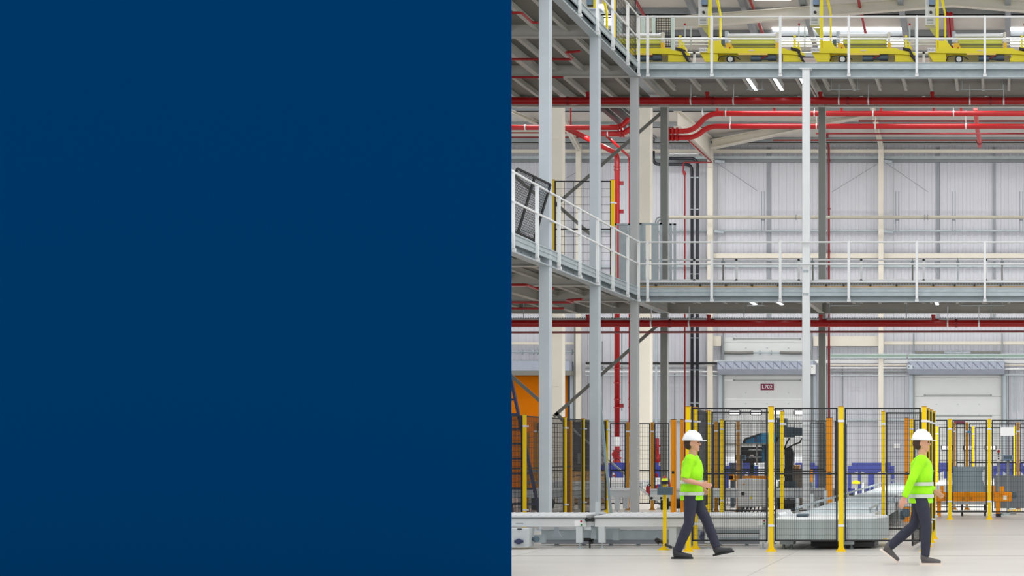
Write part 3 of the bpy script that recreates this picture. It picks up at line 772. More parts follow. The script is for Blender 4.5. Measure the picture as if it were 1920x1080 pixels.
for px in (980, 1147, 1394, 1699, 1858, 1554):
    m = MB(); x = X_(px, Y); m.cyl((x, Y + .1, Z_(603, Y)), (x, Y + .1, ZL + .27), .012, 6); m.cyl((x - .03, Y + .1, Z_(603, Y)), (x + .03, Y + .1, Z_(603, Y)), .03, 8); m.build('hanger_rod', galv, t)
Y = 56.0
for pts, lb, hang in (([(1253, 246), (1299, 246), (1328, 213), (2180, 213)], 'bright red pipe rising to the upper of two runs behind the platforms', (1317, 1361, 1527, 1637, 1788)),
                ([(1253, 258), (1303, 258), (1328, 237), (2180, 237)], 'bright red pipe rising to the lower of two runs behind the platforms', (1369, 1531, 1641, 1811))):
    t = thing('sprinkler_pipe', lb, 'pipe', P(1600, pts[-1][1], Y)); Yp = Y if pts[0][1] < 250 else Y + .35
    m = MB(); m.elbow([P(a, b_, Yp) for a, b_ in pts], .083, .3, 16); m.build('pipe', redbrite, t)
    for px in hang:
        x = X_(px, Yp); z = Z_(pts[-1][1], Yp); m = MB(); m.cyl((x - .018, Yp, z), (x + .018, Yp, z), .09, 14); m.box(x - .008, x + .008, Yp - .01, Yp + .01, z + .08, z + .5); m.build('hanger_clip', steelw, t)
    for px in (1255, 1262, 1270):
        x = X_(px, Yp); m = MB(); m.cyl((x - .03, Yp, Z_(pts[0][1], Yp)), (x + .03, Yp, Z_(pts[0][1], Yp)), .115, 14); m.build('flange', redpipe, t)
for pts, lb in (([(760, 239), (1164, 239), (1180, 222)], 'bright red pipe passing behind the grey columns, upper'), ([(1127, 251), (1168, 251), (1190, 236)], 'bright red pipe stub behind the grey columns, lower')):
    t = thing('sprinkler_pipe', lb, 'pipe', P(1140, pts[0][1], Y))
    m = MB(); m.elbow([P(a, b_, Y) for a, b_ in pts], .083, .15, 16); m.build('pipe', redbrite, t)
    for px in (pts[-2][0] - 4, pts[-2][0] + 2):
        x = X_(px, Y); m = MB(); m.cyl((x - .03, Y, Z_(pts[0][1], Y)), (x + .03, Y, Z_(pts[0][1], Y)), .11, 14); m.build('coupling', redpipe, t)
    x = X_(985 if pts[0][1] < 245 else 1140, Y); m = MB(); m.cyl((x - .02, Y, Z_(pts[0][1], Y)), (x + .02, Y, Z_(pts[0][1], Y)), .09, 14); m.build('hanger_clip', steelw, t)
pipe('sprinkler_pipe', 'thin vertical red pipe above the bright red pipe left of the second grey column', [P(1070, 198, 56), P(1070, 236, 56)], .024, redpipe)
for k, (px, lb) in enumerate(((1345, 'first'), (1452, 'second'), (1503, 'third'), (1578, 'fourth'), (1652, 'fifth'), (1751, 'sixth'), (1802, 'seventh'))):
    m = MB(); x = X_(px, Y); m.cyl((x, Y, Z_(210, Y)), (x, Y, Z_(201, Y)), .04, 10); m.cyl((x, Y, Z_(203, Y)), (x, Y, Z_(201, Y)), .06, 10)
    tag(m.build('pipe_branch', redpipe), 'short red upright on the upper bright red run, %s from the left' % lb, 'pipe')
t = thing('hanging_pipe', 'short pinkish-red pipe hanging down behind the two bright red runs', 'pipe', P(1833, 240, 58))
m = MB(); m.elbow([P(1829, 203, 57), P(1832, 240, 58.5), P(1837, 268, 59.5), P(1837, 274, 59.9)], .075, .15, 12); m.build('pipe', mat('faded_red_pipe', (186, 84, 84), .5), t)
m = MB(); m.cyl(P(1836, 264, 59.4), P(1836.5, 267, 59.5), .1, 12); m.build('coupling', reddark, t)
# strip lights fixed under the decks
lampm = mat('strip_light_diffuser', (255, 252, 248), .5, var=0, emit=2.6)
for zb, nm, pxs in ((ZU, 'upper', (1397, 1448, 1498)), (ZL, 'lower', (1397, 1448, 1752))):
    for k, px in enumerate(pxs):
        x = X_(px, 42.45); t = thing('strip_light', 'slim white strip light under the %s right deck, %s of three' % (nm, ('left', 'middle', 'right')[k]), 'lamp', (x, 43.4, zb + .1))
        m = MB(); m.box(x - .045, x + .045, 42.5, 44.3, zb + .1, zb + .27); m.build('housing', white, t)
        m = MB(); m.box(x - .04, x + .04, 42.52, 44.28, zb + .085, zb + .1); m.build('diffuser', lampm, t)
for x, y in ((-5.2, 45.6), (-1.4, 45.6)):
    area_lamp('lower_wall_fill', (x, 46.6, ZL + .1), 2.2, .2, 500, (math.radians(38), 0, 0))  # added lamps with no fitting, aimed back to brighten the lower wall
for px, w in ((1128, .16), (1150, .22)):
    a = Vector(P(px, 200, 55)); m = MB(); m.bar(a, (a.x, 61, a.z), w, .12); m.bar(a + Vector((w*.7, 0, .1)), (a.x + w*.7, 61, a.z + .1), .03, .06)
    tag(m.build('cable_tray', black), 'dark cable tray running back under the roof beside the corner column, %s' % ('left' if px == 1128 else 'right'), 'tray')
# thin red lines under the left platform
def zdeck(py, z): return (z - EYE) * F / (CY - py)
for pts, z, lb in (([(760, 24), (978, 24), (997, 42), (1018, 43)], 10.15, 'under the upper left platform, first bent run'),
                   ([(760, 111), (1074, 111), (1060, 98), (1088, 96)], 10.15, 'under the upper left platform, middle bent run'),
                   ([(760, 145), (1056, 145)], 10.2, 'under the upper left platform, farthest run'),
                   ([(760, 535), (987, 534), (1005, 541), (1038, 541)], 4.85, 'under the lower left platform, first bent run'),
                   ([(760, 567), (1075, 567), (1062, 563), (1092, 561)], 4.85, 'under the lower left platform, middle bent run'),
                   ([(760, 579), (1058, 578)], 4.85, 'under the lower left platform, farthest run')):
    pts3 = [P(a, b_, zdeck(b_, z)) for a, b_ in pts]
    pipe('sprinkler_pipe', 'thin red sprinkler pipe ' + lb, pts3, .027, redpipe, .06)
for px0, px1, lb in ((1400, 1433, 'left'), (1555, 1612, 'middle'), (1800, 1884, 'right')):
    for zb, nm in ((ZU, 'upper'), (ZL, 'lower')):
        Y = 44.0; m = MB(); z = zb + .06
        m.cyl((X_(px0, Y), Y, z), (X_(px1, Y), Y, z), .014, 8)
        for px in (px0 + 4, px1 - 4): m.cyl((X_(px, Y), Y, z), (X_(px, Y), Y, z + .22), .01, 6)
        tag(m.build('conduit_pipe', galv), 'thin grey conduit under the %s right deck, %s of three' % (nm, lb), 'pipe')

# ------------------------------------------------------------------ mesh panels and posts
def mesh_panel(parent, A, B, z0, z1, mids=(), pitch=.032, vp=.095, wire=.0036, fr=.026, name='mesh_panel', tilt=None):
    A = Vector((A[0], A[1], 0)); B = Vector((B[0], B[1], 0)); L = (B - A).length; up = Vector((0, 0, 1))
    sh = tilt or (lambda p: p)
    m = MB()
    def bar(p, q, w): m.bar(sh(p), sh(q), w, w)
    for z in (z0 + fr/2, z1 - fr/2) + tuple(mids): bar(A + up*z, B + up*z, fr)
    for p in (A, B): bar(p + up*z0, p + up*z1, fr)
    o = m.build(name, black, parent)
    m = MB(); n = int(L / pitch)
    for i in range(1, n): p = A.lerp(B, i / n); m.bar(sh(p + up*z0), sh(p + up*z1), wire, wire)
    k = int((z1 - z0) / vp)
    for i in range(1, k): z = z0 + (z1 - z0) * i / k; m.bar(sh(A + up*z), sh(B + up*z), wire, wire)
    m.build('wire_mesh', black, o)
    return o
def fence_post(parent, x, y, z1, material=None, w=.072, z0=0.0, foot=True, bands=(1.98, .38)):
    h = w / 2; m = MB(); m.box(x - h, x + h, y - h, y + h, z0 + .012, z1)
    o = m.build('post', material or yellow, parent)
    if foot:
        m = MB(); m.box(x - h - .04, x + h + .04, y - h - .03, y + h + .03, z0, z0 + .012)
        for s in (-1, 1): m.prism([(x + s*h, z0 + .012), (x + s*(h + .035), z0 + .012), (x + s*h, z0 + .07)], 'y', y - .006, y + .006)
        m.build('foot_plate', material or yellow, o)
    for b_ in bands:
        m = MB(); m.box(x - h - .006, x + h + .006, y - h - .006, y + h + .006, z0 + b_, z0 + b_ + .035); m.box(x + h, x + h + .05, y - .01, y + .01, z0 + b_, z0 + b_ + .03); m.build('clamp', steelw, o)
    m = MB(); m.box(x - h - .003, x + h + .003, y - h - .003, y + h + .003, z1, z1 + .015); m.build('cap', ochre, o)
    return o
# fences on the lower left deck
t = thing('deck_fence', 'black mesh fence between two yellow posts on the lower left platform', 'fence', (-9.5, 40, 5.33))
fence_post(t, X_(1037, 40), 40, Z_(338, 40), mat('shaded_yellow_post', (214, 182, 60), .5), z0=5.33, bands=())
fence_post(t, X_(1149, 40), 40, Z_(338, 40), z0=5.33, bands=(1.7,))
mesh_panel(t, (X_(1041, 40), 40), (X_(1145, 40), 40), 5.4, Z_(339, 40), mids=(Z_(430, 40),), pitch=.2, vp=.165, wire=.008)
t = thing('tilted_mesh_guard', 'black mesh guard panel leaning behind the lower left platform rail', 'guard', P(1000, 450, 33.4))
A = Vector(P(970, 316, 33.2)); B = Vector(P(1032, 346, 33.85)); C = Vector(P(1001, 450, 33.5)); Dv = A + (C - B)
m = MB()
for p, q in ((A, B), (B, C), (C, Dv), (Dv, A), (A.lerp(B, .52), Dv.lerp(C, .52))): m.bar(p, q, .035, .035)
pn = m.build('mesh_panel', black, t)
m = MB()
for i in range(1, 34): m.bar(A.lerp(B, i/34), Dv.lerp(C, i/34), .006, .006)
for i in range(1, 26): m.bar(A.lerp(Dv, i/26), B.lerp(C, i/26), .006, .006)
m.build('wire_mesh', black, pn)
m = MB(); m.bar(C, (C.x, C.y, 5.33), .03, .03); m.bar(C + Vector((-.05, 0, 0)), C + Vector((.02, 0, -.1)), .08, .08); m.build('hinge_post', black, t)
# grey access gates at the inner corner, lower level
def access_gate(label, px0, px1, Y, zb, pytop, panels):
    t = thing('access_gate', label, 'gate', (X_((px0+px1)/2, Y), Y, zb))
    for a, b_ in ((px0, px0 + 4), (px1 - 4, px1)):
        m = MB(); m.box(X_(a, Y), X_(b_, Y), Y, Y + .06, zb, Z_(pytop, Y)); m.build('gate_post', galv, t)
    m = MB(); m.box(X_(px0, Y), X_(px1, Y), Y, Y + .04, Z_(pytop + 3, Y), Z_(pytop, Y)); m.build('top_bar', galv, t)
    for a, b_, pt in panels:
        m = MB(); m.box(X_(a, Y), X_(b_, Y), Y + .02, Y + .04, zb + .05, Z_(pt, Y)); m.build('gate_panel', galv, t)
    return t
access_gate('slate grey gate posts with cover panels at the inner corner, lower platform', 1199, 1241, 44.8, 5.33, 418, ((1200, 1210, 420), (1221, 1233, 421)))
access_gate('slim slate grey gate right of the dark back column, lower platform', 1255, 1267, 45.0, 5.33, 419, ())
access_gate('slate grey gate left of the corner column, lower platform', 1152, 1182, 44.9, 5.33, 419, ((1160, 1176, 420),))
t = thing('mesh_cage', 'pale blue mesh cage at the inner corner of the upper platform', 'cage', (X_(1190, 45.2), 45.2, 10.63))
for a, b_ in ((1126, 1131), (1156, 1166), (1202, 1209), (1222, 1229), (1258, 1264)):
    m = MB(); m.box(X_(a, 45.2), X_(b_, 45.2), 45.2, 45.26, 10.63, Z_(29, 45.2)); m.build('cage_post', mat('pale_blue_post' + str(a), (190, 208, 218), .45), t)
mesh_panel(t, (X_(1131, 45.2), 45.23), (X_(1156, 45.2), 45.23), Z_(64, 45.2), Z_(31, 45.2), pitch=.1, vp=.1, wire=.012)
mesh_panel(t, (X_(1230, 45.2), 45.23), (X_(1258, 45.2), 45.23), Z_(88, 45.2), Z_(30, 45.2), pitch=.06, vp=.06, wire=.012)
t = thing('deck_fence', 'yellow post with black mesh frames on the upper left platform', 'fence', (X_(1153, 40.4), 40.4, 10.63))
fence_post(t, X_(1153, 40.6) - .02, 40.6, 12.85, z0=10.63, bands=())
mesh_panel(t, (X_(1153, 40.6), 40.7), (X_(1188, 43), 43.2), 10.75, 12.85, pitch=.1, vp=.1, wire=.006)

# ------------------------------------------------------------------ yellow transfer cars on the upper deck
YM = 43.5; ZD = ZU + .31
def transfer_car(label):
    t = thing('transfer_car', label, 'machine', P(1415, 115, YM)); t.location.z = ZD; WL[t.name].z = ZD
    def b(px0, py0, px1, py1, dep=1.1, dy=0): return MB().pbox(px0, py0, px1, py1, YM + dy, dep)
    def pz(pts, dep, dy=0): return MB().prism([(X_(a, YM), Z_(c, YM)) for a, c in pts], 'y', YM + dy, YM + dy + dep)
    pz([(1313, 90), (1470, 90), (1478, 94), (1508, 99), (1508, 104), (1472, 101), (1313, 99)], .12).build('side_beam', myellow, t)
    pz([(1313, 90), (1470, 90), (1478, 94), (1500, 99), (1472, 101), (1313, 99)], .12, 1.1).build('side_beam', myellow, t)
    pz([(1312, 99), (1345, 99), (1347, 115), (1322, 115)], 1.1, .05).build('end_frame', myellow, t)
    pz([(1468, 98), (1490, 97), (1505, 115), (1468, 115)], 1.1, .05).build('end_frame', myellow, t)
    b(1345, 99, 1468, 104, .9, .2).build('floor_pan', myellow, t)
    b(1384, 99.5, 1439, 103, .06, -.03).build('cable_cover', mat('pale_yellow_cover', (244, 206, 92), .45), t)
    pz([(1329, 75), (1347, 75), (1358, 90), (1329, 90)], .5, .1).build('mast_foot', myellow, t)
    m = MB(); m.pbox(1328, -40, 1333, 90, YM + .1, .12); m.build('mast', myellow, t)
    m = MB(); m.prism([(X_(a, YM), Z_(c, YM)) for a, c in ((1338, -20), (1344, 13), (1344, 75), (1341, 75), (1341, 14), (1334, -14), (1334, -22))], 'y', YM + .6, YM + .72); m.build('mast', myellow, t)
    m = MB(); m.pbox(1329, -30, 1341, -24, YM + .1, .6); m.build('mast_head', myellow, t)
    cb = b(1309.5, -12, 1327.5, 47, .25, .25).build('control_cabinet', cabinetm, t)
    b(1315, -2, 1327, 9, .1, .16).build('touch_panel', panelbl, cb)
    b(1316, 9, 1326, 11, .1, .18).build('panel_hood', black, cb)
    m = MB(); c = P(1316.5, 19, YM); m.cyl((c[0], YM + .25, c[2]), (c[0], YM + .2, c[2]), .034, 14); m.build('rotary_switch', black, cb)
    m = MB()
    for k in range(6): m.pbox(1312, 30 + k*2.7, 1324, 31 + k*2.7, YM + .245, .01)
    m.build('vent', galvdk, cb)
    pz([(1313, 47), (1326, 47), (1327, 62), (1324, 62)], .1, .3).build('cabinet_bracket', mat('olive_bracket', (190, 190, 110), .5) if 'olive_bracket' not in MATS else MATS['olive_bracket'], t)
    # rollers
    m = MB(); m.cyl(P(1366, 67, YM + .2), P(1454, 67, YM + .2), .05, 18); m.cyl(P(1364, 67, YM + .2), P(1367, 67, YM + .2), .065, 14); m.cyl(P(1451, 67, YM + .2), P(1455, 67, YM + .2), .065, 14); m.build('top_roller', steelw, t)
    b(1359, 58.5, 1365, 80, .1, .15).build('roller_bracket', jambm, t)
    b(1455, 60, 1460, 80, .1, .15).build('roller_bracket', cream, t)
    for k, (py, dy) in enumerate(((76, .3), (81, .25), (87, .3))):
        m = MB(); m.cyl(P(1372, py, YM + dy), P(1454, py, YM + dy), .045, 16); m.build('transport_roller', chartr, t)
        m = MB(); m.cyl(P(1370, py + 2.6, YM + dy - .05), P(1456, py + 2.6, YM + dy - .05), .012, 8); m.build('tie_rod', galvdk, t)
    pz([(1368, 78), (1376, 90), (1360, 90), (1359, 80)], .1, .12).build('cheek_plate', amber, t)
    pz([(1453, 78), (1460, 78), (1460, 90), (1453, 90)], .1, .12).build('cheek_plate', amber, t)
    b(1352, 73, 1359, 84, .2, .3).build('sensor_block', motor, t)
    # drive
    m = MB(); c = P(1370, 112, YM)
    m.cyl((c[0], YM - .06, c[2]), (c[0], YM + .02, c[2]), .1, 20); w = m.build('wheel', rubber, t)
    m = MB(); m.cyl((c[0], YM - .07, c[2]), (c[0], YM - .055, c[2]), .062, 18); m.build('wheel_hub', cabinetm, w)
    m = MB(); m.elbow([P(1346, 115, YM), P(1349, 106, YM - .02), P(1362, 104, YM - .03), P(1378, 105, YM - .03), P(1388, 112, YM)], .011, .15, 8); m.build('hose', black, t)
    m = MB(); m.cyl(P(1408, 109.5, YM + .1), P(1428, 109.5, YM + .1), .075, 16); m.cyl(P(1440, 108.5, YM + .1), P(1456, 108.5, YM + .1), .07, 16); m.cyl(P(1426, 109, YM + .1), P(1442, 109, YM + .1), .05, 14)
    for k in range(5): m.cyl(P(1442 + k*3, 108.5, YM + .1), P(1443 + k*3, 108.5, YM + .1), .078, 16)
    mo = m.build('drive_motor', motor, t)
    m = MB(); m.elbow([P(1427, 110, YM), P(1433, 107, YM - .02), P(1439, 104, YM)], .012, .1, 8); m.build('motor_cable', redp, mo)
    pz([(1483, 89), (1497, 92), (1508, 114), (1503, 114), (1493, 95), (1483, 93)], .8, -.04).build('bumper', black, t)
    m = MB(); m.pbox(1488, 66, 1492, 90, YM + .2, .06); m.prism([(X_(a, YM), Z_(c, YM)) for a, c in ((1482, 86), (1498, 84), (1498, 90), (1482, 90))], 'y', YM + .15, YM + .5); m.pbox(1495, 79, 1498, 90, YM + .2, .06); m.build('stop_arm', myellow, t)
    m = MB(); m.cyl(P(1498, 45, YM + .5), P(1498, 70, YM + .5), .02, 8); m.cyl(P(1509, 50, YM + .5), P(1509, 95, YM + .5), .02, 8); mp = m.build('marker_mast', jambm, t)
    m = MB(); m.cyl(P(1498, 44, YM + .5), P(1498, 48, YM + .5), .025, 8); m.build('red_tip', redp, mp)
    pl = b(1310.5, 89.5, 1326, 98, .02, -.02).build('number_plate', paper, t)
    c = P(1318.2, 93.7, YM - .025); lettering('plate_lettering', 'CR6216', (c[0], c[1], c[2]), .06, dtext, pl)
    b(1404, 93, 1415, 95.5, .01, -.01).build('maker_plate', mat('pale_pink_plate', (232, 214, 190), .5) if 'pale_pink_plate' not in MATS else MATS['pale_pink_plate'], t)
    m = MB(); m.bar(P(1369, 88.5, YM - .01), P(1367.5, 90.5, YM - .01), .012, .03); m.build('warning_flash', redp, t)
    return t
G = 'transfer cars on the upper platform'
car = transfer_car('yellow transfer car on the upper platform left of the near-white column'); car['group'] = G
for dx, lb in ((210, 'yellow transfer car on the upper platform just right of the near-white column'), (428, 'yellow transfer car at the right edge of the upper platform'),
               (-216, 'yellow transfer car half hidden at the inner corner of the upper platform')):
    c = copy_tree(car); c.location.x += dx * YM / F; c['label'] = lb; WL[c.name] = Vector(c.location)
m = MB(); m.box(X_(1095, YM), X_(1122, YM), YM - 1, YM - .2, 11.3, 11.95); m.box(X_(1098, YM), X_(1104, YM), YM - 1.05, YM - .9, 11, 12.3)
tag(m.build('machine_guard', myellow), 'small yellow machine guard at the top of the upper left platform', 'guard')
# bright rails behind the cars
for py, lb in ((72, 'upper'), (78, 'middle'), (84, 'lower')):
    m = MB(); m.cyl(P(1190, py, 45.5), P(2180, py, 45.5), .022, 8)
    tag(m.build('film_rail', steelw), 'thin pale rail behind the yellow machines, %s of three' % lb, 'rail')
# ------------------------------------------------------------------ conveyors on the floor
def conveyor_leg(t, x, y, ztop, w=.1, foot=.09, material=bodygrey):
    m = MB(); m.box(x - w/2, x + w/2, y, y + .1, foot, ztop); lg = m.build('leg', material, t, bevel=.006)
    m = MB(); m.cyl((x, y + .05, .012), (x, y + .05, foot), .012, 8); m.cyl((x, y + .05, 0), (x, y + .05, .014), .04, 12); m.build('levelling_foot', galv, lg)
YC = 28.2
def floor_conveyor(label, px0, px1, legs, boxes, tray=True):
    t = thing('belt_conveyor', label, 'conveyor', (X_((px0+px1)/2, YC), YC, 0))
    x0, x1 = X_(px0, YC), X_(px1, YC)
    for y0, nm in ((YC, 'side_panel'), (YC + 1.35, 'side_panel')):
        m = MB(); m.box(x0, x1, y0, y0 + .06, Z_(988, YC), Z_(971.5, YC)); m.build(nm, lightgry, t, bevel=.008)
        m = MB(); m.box(x0, x1, y0 - .02, y0 + .08, Z_(971.5, YC), Z_(970.3, YC)); m.build('edge_groove', galvdk, t)
        m = MB(); m.box(x0, x1, y0 - .03, y0 + .09, Z_(970.3, YC), Z_(967, YC)); m.build('top_rail', steelw, t, bevel=.006)
    n = int((x1 - x0) / .12)
    for i in range(n): MB().cyl((x0 + .06 + i * .12, YC + .1, .5), (x0 + .06 + i * .12, YC + 1.33, .5), .026, 10).build('roller', steelw, t)
    for px in legs:
        conveyor_leg(t, X_(px, YC), YC - .01, Z_(987, YC)); conveyor_leg(t, X_(px, YC), YC + 1.33, .36)
    return t
t = floor_conveyor('low grey roller conveyor crossing the floor at the left frame edge', 800, 1099, (1086,), ())
# motor box
m = MB(); m.pbox(935, 990.5, 991, 1026, YC - .22, .34); mb_ = m.build('motor_box', bodygrey, t, bevel=.01)
m = MB(); c = P(973.5, 1015, YC - .22); m.cyl((c[0], c[1], c[2]), (c[0], c[1] - .05, c[2]), .045, 12); m.cyl((c[0], c[1] - .03, c[2]), (c[0] + .0, c[1] - .06, c[2]), .03, 8); m.bar((c[0] - .07, c[1] - .02, c[2]), (c[0] + .07, c[1] - .02, c[2]), .02, .04); m.build('switch_knob', ladderb, mb_)
m = MB(); m.pbox(970, 991, 978, 993, YC - .23, .02); m.build('slot', black, mb_)
m = MB(); m.pbox(995, 1003, 1021, 1018, YC + .1, .1); m.build('support_plate', galv, t)
m = MB(); c = P(992, 1011, YC); m.cyl(c, P(1008, 1009, YC), .028, 12); m.cyl(P(1003, 1011, YC), P(1007, 1011, YC - .05), .045, 12); m.build('drive_shaft', motor, t)
m = MB(); m.prism([(X_(a, YC), Z_(c_, YC)) for a, c_ in ((1024, 990), (1032, 990), (1032, 1000), (1038, 1010), (1020, 1010), (1024, 1000))], 'y', YC + .5, YC + .54); m.build('gusset', jambm, t)
MB().pbox(967, 980.6, 981, 983, YC - .003, .003).build('maker_mark', mat('pale_grey_mark', (158, 164, 166), .5), t)
m = MB(); m.pbox(1077, 976, 1093, 986, YC - .012, .012); pl = m.build('control_plate', paper, t)
for px, py, mm in ((1090, 977.5, redp), (1090.5, 984, greenb)):
    m = MB(); c = P(px, py, YC - .012); m.cyl(c, (c[0], c[1] - .02, c[2]), .014, 10); m.build('push_button', mm, pl)

t = floor_conveyor('low grey roller conveyor running into the fenced cell between the posts', 1115, 1441, (1128, 1327, 1430), ())
for px in (1105, 1108):
    pass
m = MB(); m.pbox(1149, 996, 1160, 1013, YC + .2, .12); m.pbox(1135, 991, 1160, 996, YC + .2, .1); m.build('support_plate', galv, t)
m = MB(); m.pbox(1317, 985, 1334, 1013, YC + .12, .2); m.build('motor_box', bodygrey, t)
m = MB(); m.cyl(P(1317, 1007, YC), P(1317, 1007, YC + .3), .05, 12); m.cyl(P(1314, 1001, YC + .02), P(1320, 1001, YC + .02), .04, 10); m.build('drive_motor', ladderb, t)
m = MB(); m.pbox(1335, 1001, 1423, 1006, YC + .5, .05); m.build('cross_rail', steelw, t)
m = MB(); m.pbox(1335, 999.3, 1423, 1001, YC + .5, .05); m.build('rail_edge', black, t)
m = MB(); m.pbox(1421, 974, 1437, 985, YC - .012, .012); pl = m.build('control_plate', paper, t)
for px, py, mm in ((1433, 976.5, redp), (1433, 982, greenb)):
    m = MB(); c = P(px, py, YC - .012); m.cyl(c, (c[0], c[1] - .02, c[2]), .014, 10); m.build('push_button', mm, pl)
m = MB(); m.pbox(1254, 988, 1268, 1024, YC + .02, .5); m.build('side_guard', bodygrey, t)
m = MB(); m.pbox(1116, 941, 1122.5, 967, YC + 1.3, .06); m.build('sensor_post', bodygrey, t)
# joint between the two conveyors
t = thing('transfer_unit', 'small transfer unit with black rollers between the two low conveyors', 'machine', (X_(1107, YC), YC, 0))
for px in (1100.5, 1111): MB().cyl(P(px, 974.5, YC - .03), (X_(px, YC), YC + 1.2, Z_(974.5, YC)), .032, 12).build('roller', black, t)
m = MB(); m.pbox(1100, 978, 1113, 986, YC + .05, 1.0); m.build('frame', steelw, t)
m = MB(); m.pbox(1108, 986, 1118, 1010, YC + .1, .12); m.build('bracket', galv, t)
m = MB(); m.pbox(1097, 988, 1108, 994, YC + .02, .1); m.build('cover', bodygrey, t)
m = MB(); m.pbox(1093, 1009, 1111, 1015, YC + .12, .1); m.pbox(1104, 1013, 1110, 1020, YC + .12, .1); m.cyl(P(1106, 1020, YC + .17), P(1106, 1029, YC + .17), .014, 8); m.build('motor', black, t)
# perforated floor duct behind the legs
t = thing('cable_duct', 'long perforated grey cable duct lying on the floor under the low conveyors', 'duct', (X_(1180, 29.2), 29.2, 0))
Yd = 29.0
x0, x1 = X_(1015, Yd), X_(1424, Yd)
m = MB(); m.box(x0, x1, Yd, Yd + .25, .07, .26); m.build('duct_body', galv, t)
m = MB(); m.box(x0, x1, Yd - .01, Yd + .26, .26, .31); m.build('duct_lid', steelw, t)
m = MB(); m.box(x0, x1, Yd - .002, Yd, .03, .1)
for i in range(60): x = x0 + (x1 - x0) * i / 60; m.box(x, x + .06, Yd - .008, Yd - .002, .085, .1)
m.build('perforation', seam, t)
m = MB()
for i in range(8): x = x0 + (x1 - x0) * (i + .5) / 8; m.box(x - .02, x + .02, Yd + .05, Yd + .2, 0, .07)
m.build('duct_feet', galv, t)
m = MB(); m.elbow([P(1236, 1019, 27.9), P(1229, 1013, 27.9), P(1232, 1010, 27.9), P(1246, 1020, 27.9), P(1258, 1026, 27.6)], .022, .1, 8)
tag(m.build('cable_loop', black), 'loose black cable looping on the floor beside the beacon post', 'cable')

# turntable with a bowed front
t = thing('turntable', 'grey turntable with bowed front skirt inside the front fence', 'machine', (X_(1555, 28.6), 28.6, 0))
xl, xr = X_(1452, 28.2), X_(1643, 28.2); zt, zb = .465, .135
pts = []
n = 14
for i in range(n + 1):
    u = i / n; pts.append((xl + (xr - xl) * u, 28.25 - .42 * (1 - (2*u - .75)**2 * .6)))
pts += [(xr + .15, 28.9), (xr + .1, 29.7), (xl - .02, 29.7), (xl - .02, 28.9)]
m = MB(); m.prism(pts, 'z', zb, zt); m.build('skirt', turng, t)
m = MB(); c = sum((Vector((a, b_, 0)) for a, b_ in pts), Vector()) / len(pts)
m.prism([(c.x + (a - c.x)*.97, c.y + (b_ - c.y)*.94) for a, b_ in pts], 'z', zt, zt + .012); m.build('table_top', white, t)
m = MB(); xa = xl + (xr - xl) * .735; m.box(xa, xa + .012, 27.885, 27.92, zb, zt); m.build('skirt_seam', seam, t)
for px in (1478, 1590):
    x = X_(px, 28.3); m = MB(); m.box(x - .11, x + .11, 28.1, 28.4, .07, zb)
    lg = m.build('foot_block', galv, t)
    for s in (-.06, .06): m = MB(); m.cyl((x + s, 28.2, .0), (x + s, 28.2, .08), .022, 8); m.cyl((x + s, 28.2, 0), (x + s, 28.2, .015), .04, 10); m.build('levelling_foot', galvdk, lg)
m = MB(); m.box(X_(1523, 28.5), X_(1572, 28.5), 28.3, 29.3, .03, zb); m.build('drive_box', black, t)
m = MB(); m.prism([(X_(1596, 28.3), 28.2), (X_(1640, 28.3), 28.25), (X_(1642, 28.3), 28.9), (X_(1596, 28.3), 28.9)], 'z', .03, .1); m.prism([(X_(1600, 28.3), 28.3), (X_(1626, 28.3), 28.3), (X_(1626, 28.3), 28.6), (X_(1600, 28.3), 28.6)], 'z', .1, .14); m.build('drive_box', black, t)
m = MB(); m.box(X_(1496, 29), X_(1518, 29), 28.75, 29.0, zt + .012, zt + .06); m.build('sensor_cover', robotd, t, bevel=.02)
m = MB(); m.box(X_(1456, 29.2), X_(1482, 29.2), 29.2, 29.26, zt, zt + .12); m.cyl(P(1458, 967, 29.1), P(1481, 963, 29.3), .05, 10); m.bar(P(1457, 972, 29), P(1484, 964, 29.4), .06, .05); m.build('guide_arm', steelw, t)
m = MB(); m.box(xl + .1, xr - .1, 29.3, 29.34, zt + .01, zt + .05); m.build('rear_lip', steelw, t)

# conveyor running back from the turntable
t = thing('roller_conveyor', 'grey roller conveyor running back from the turntable towards the wall', 'conveyor', (-2.8, 40, 0))
xa, xb = -3.48, -2.26; y0, y1 = 29.8, 56
for x in (xa, xb):
    m = MB(); m.box(x - .04, x + .04, y0, y1, .3, .47); m.build('side_panel', bodygrey, t)
    m = MB(); m.box(x - .015, x + .015, y0, y1, .565, .6); sg = m.build('side_guide', galv, t)
    y = y0 + .2
    while y < y1: MB().box(x - .015, x + .015, y, y + .03, .47, .56).build('guide_bracket', galv, sg); y += 1.6
y = y0 + .1
m = MB(); m.box(xa + .04, xb - .04, y0, y1, .33, .35); m.build('gap_shade_sheet', galvdk, t)  # dark sheet added to put shade into the gaps between rollers
while y < y1: MB().cyl((xa + .05, y, .45), (xb - .05, y, .45), .04, 8).build('roller', galv, t); y += .42
for y in (30.5, 33.5, 36.5, 40, 44, 48, 52):
    for x in (xa, xb): conveyor_leg(t, x, y, .32, .08)
for y, w in ((32.0, .28), (35.2, .22), (38.5, .22), (42, .2)):
    m = MB(); m.box(xa, xb, y, y + w, .47, .5); m.build('cross_slat', white, t)
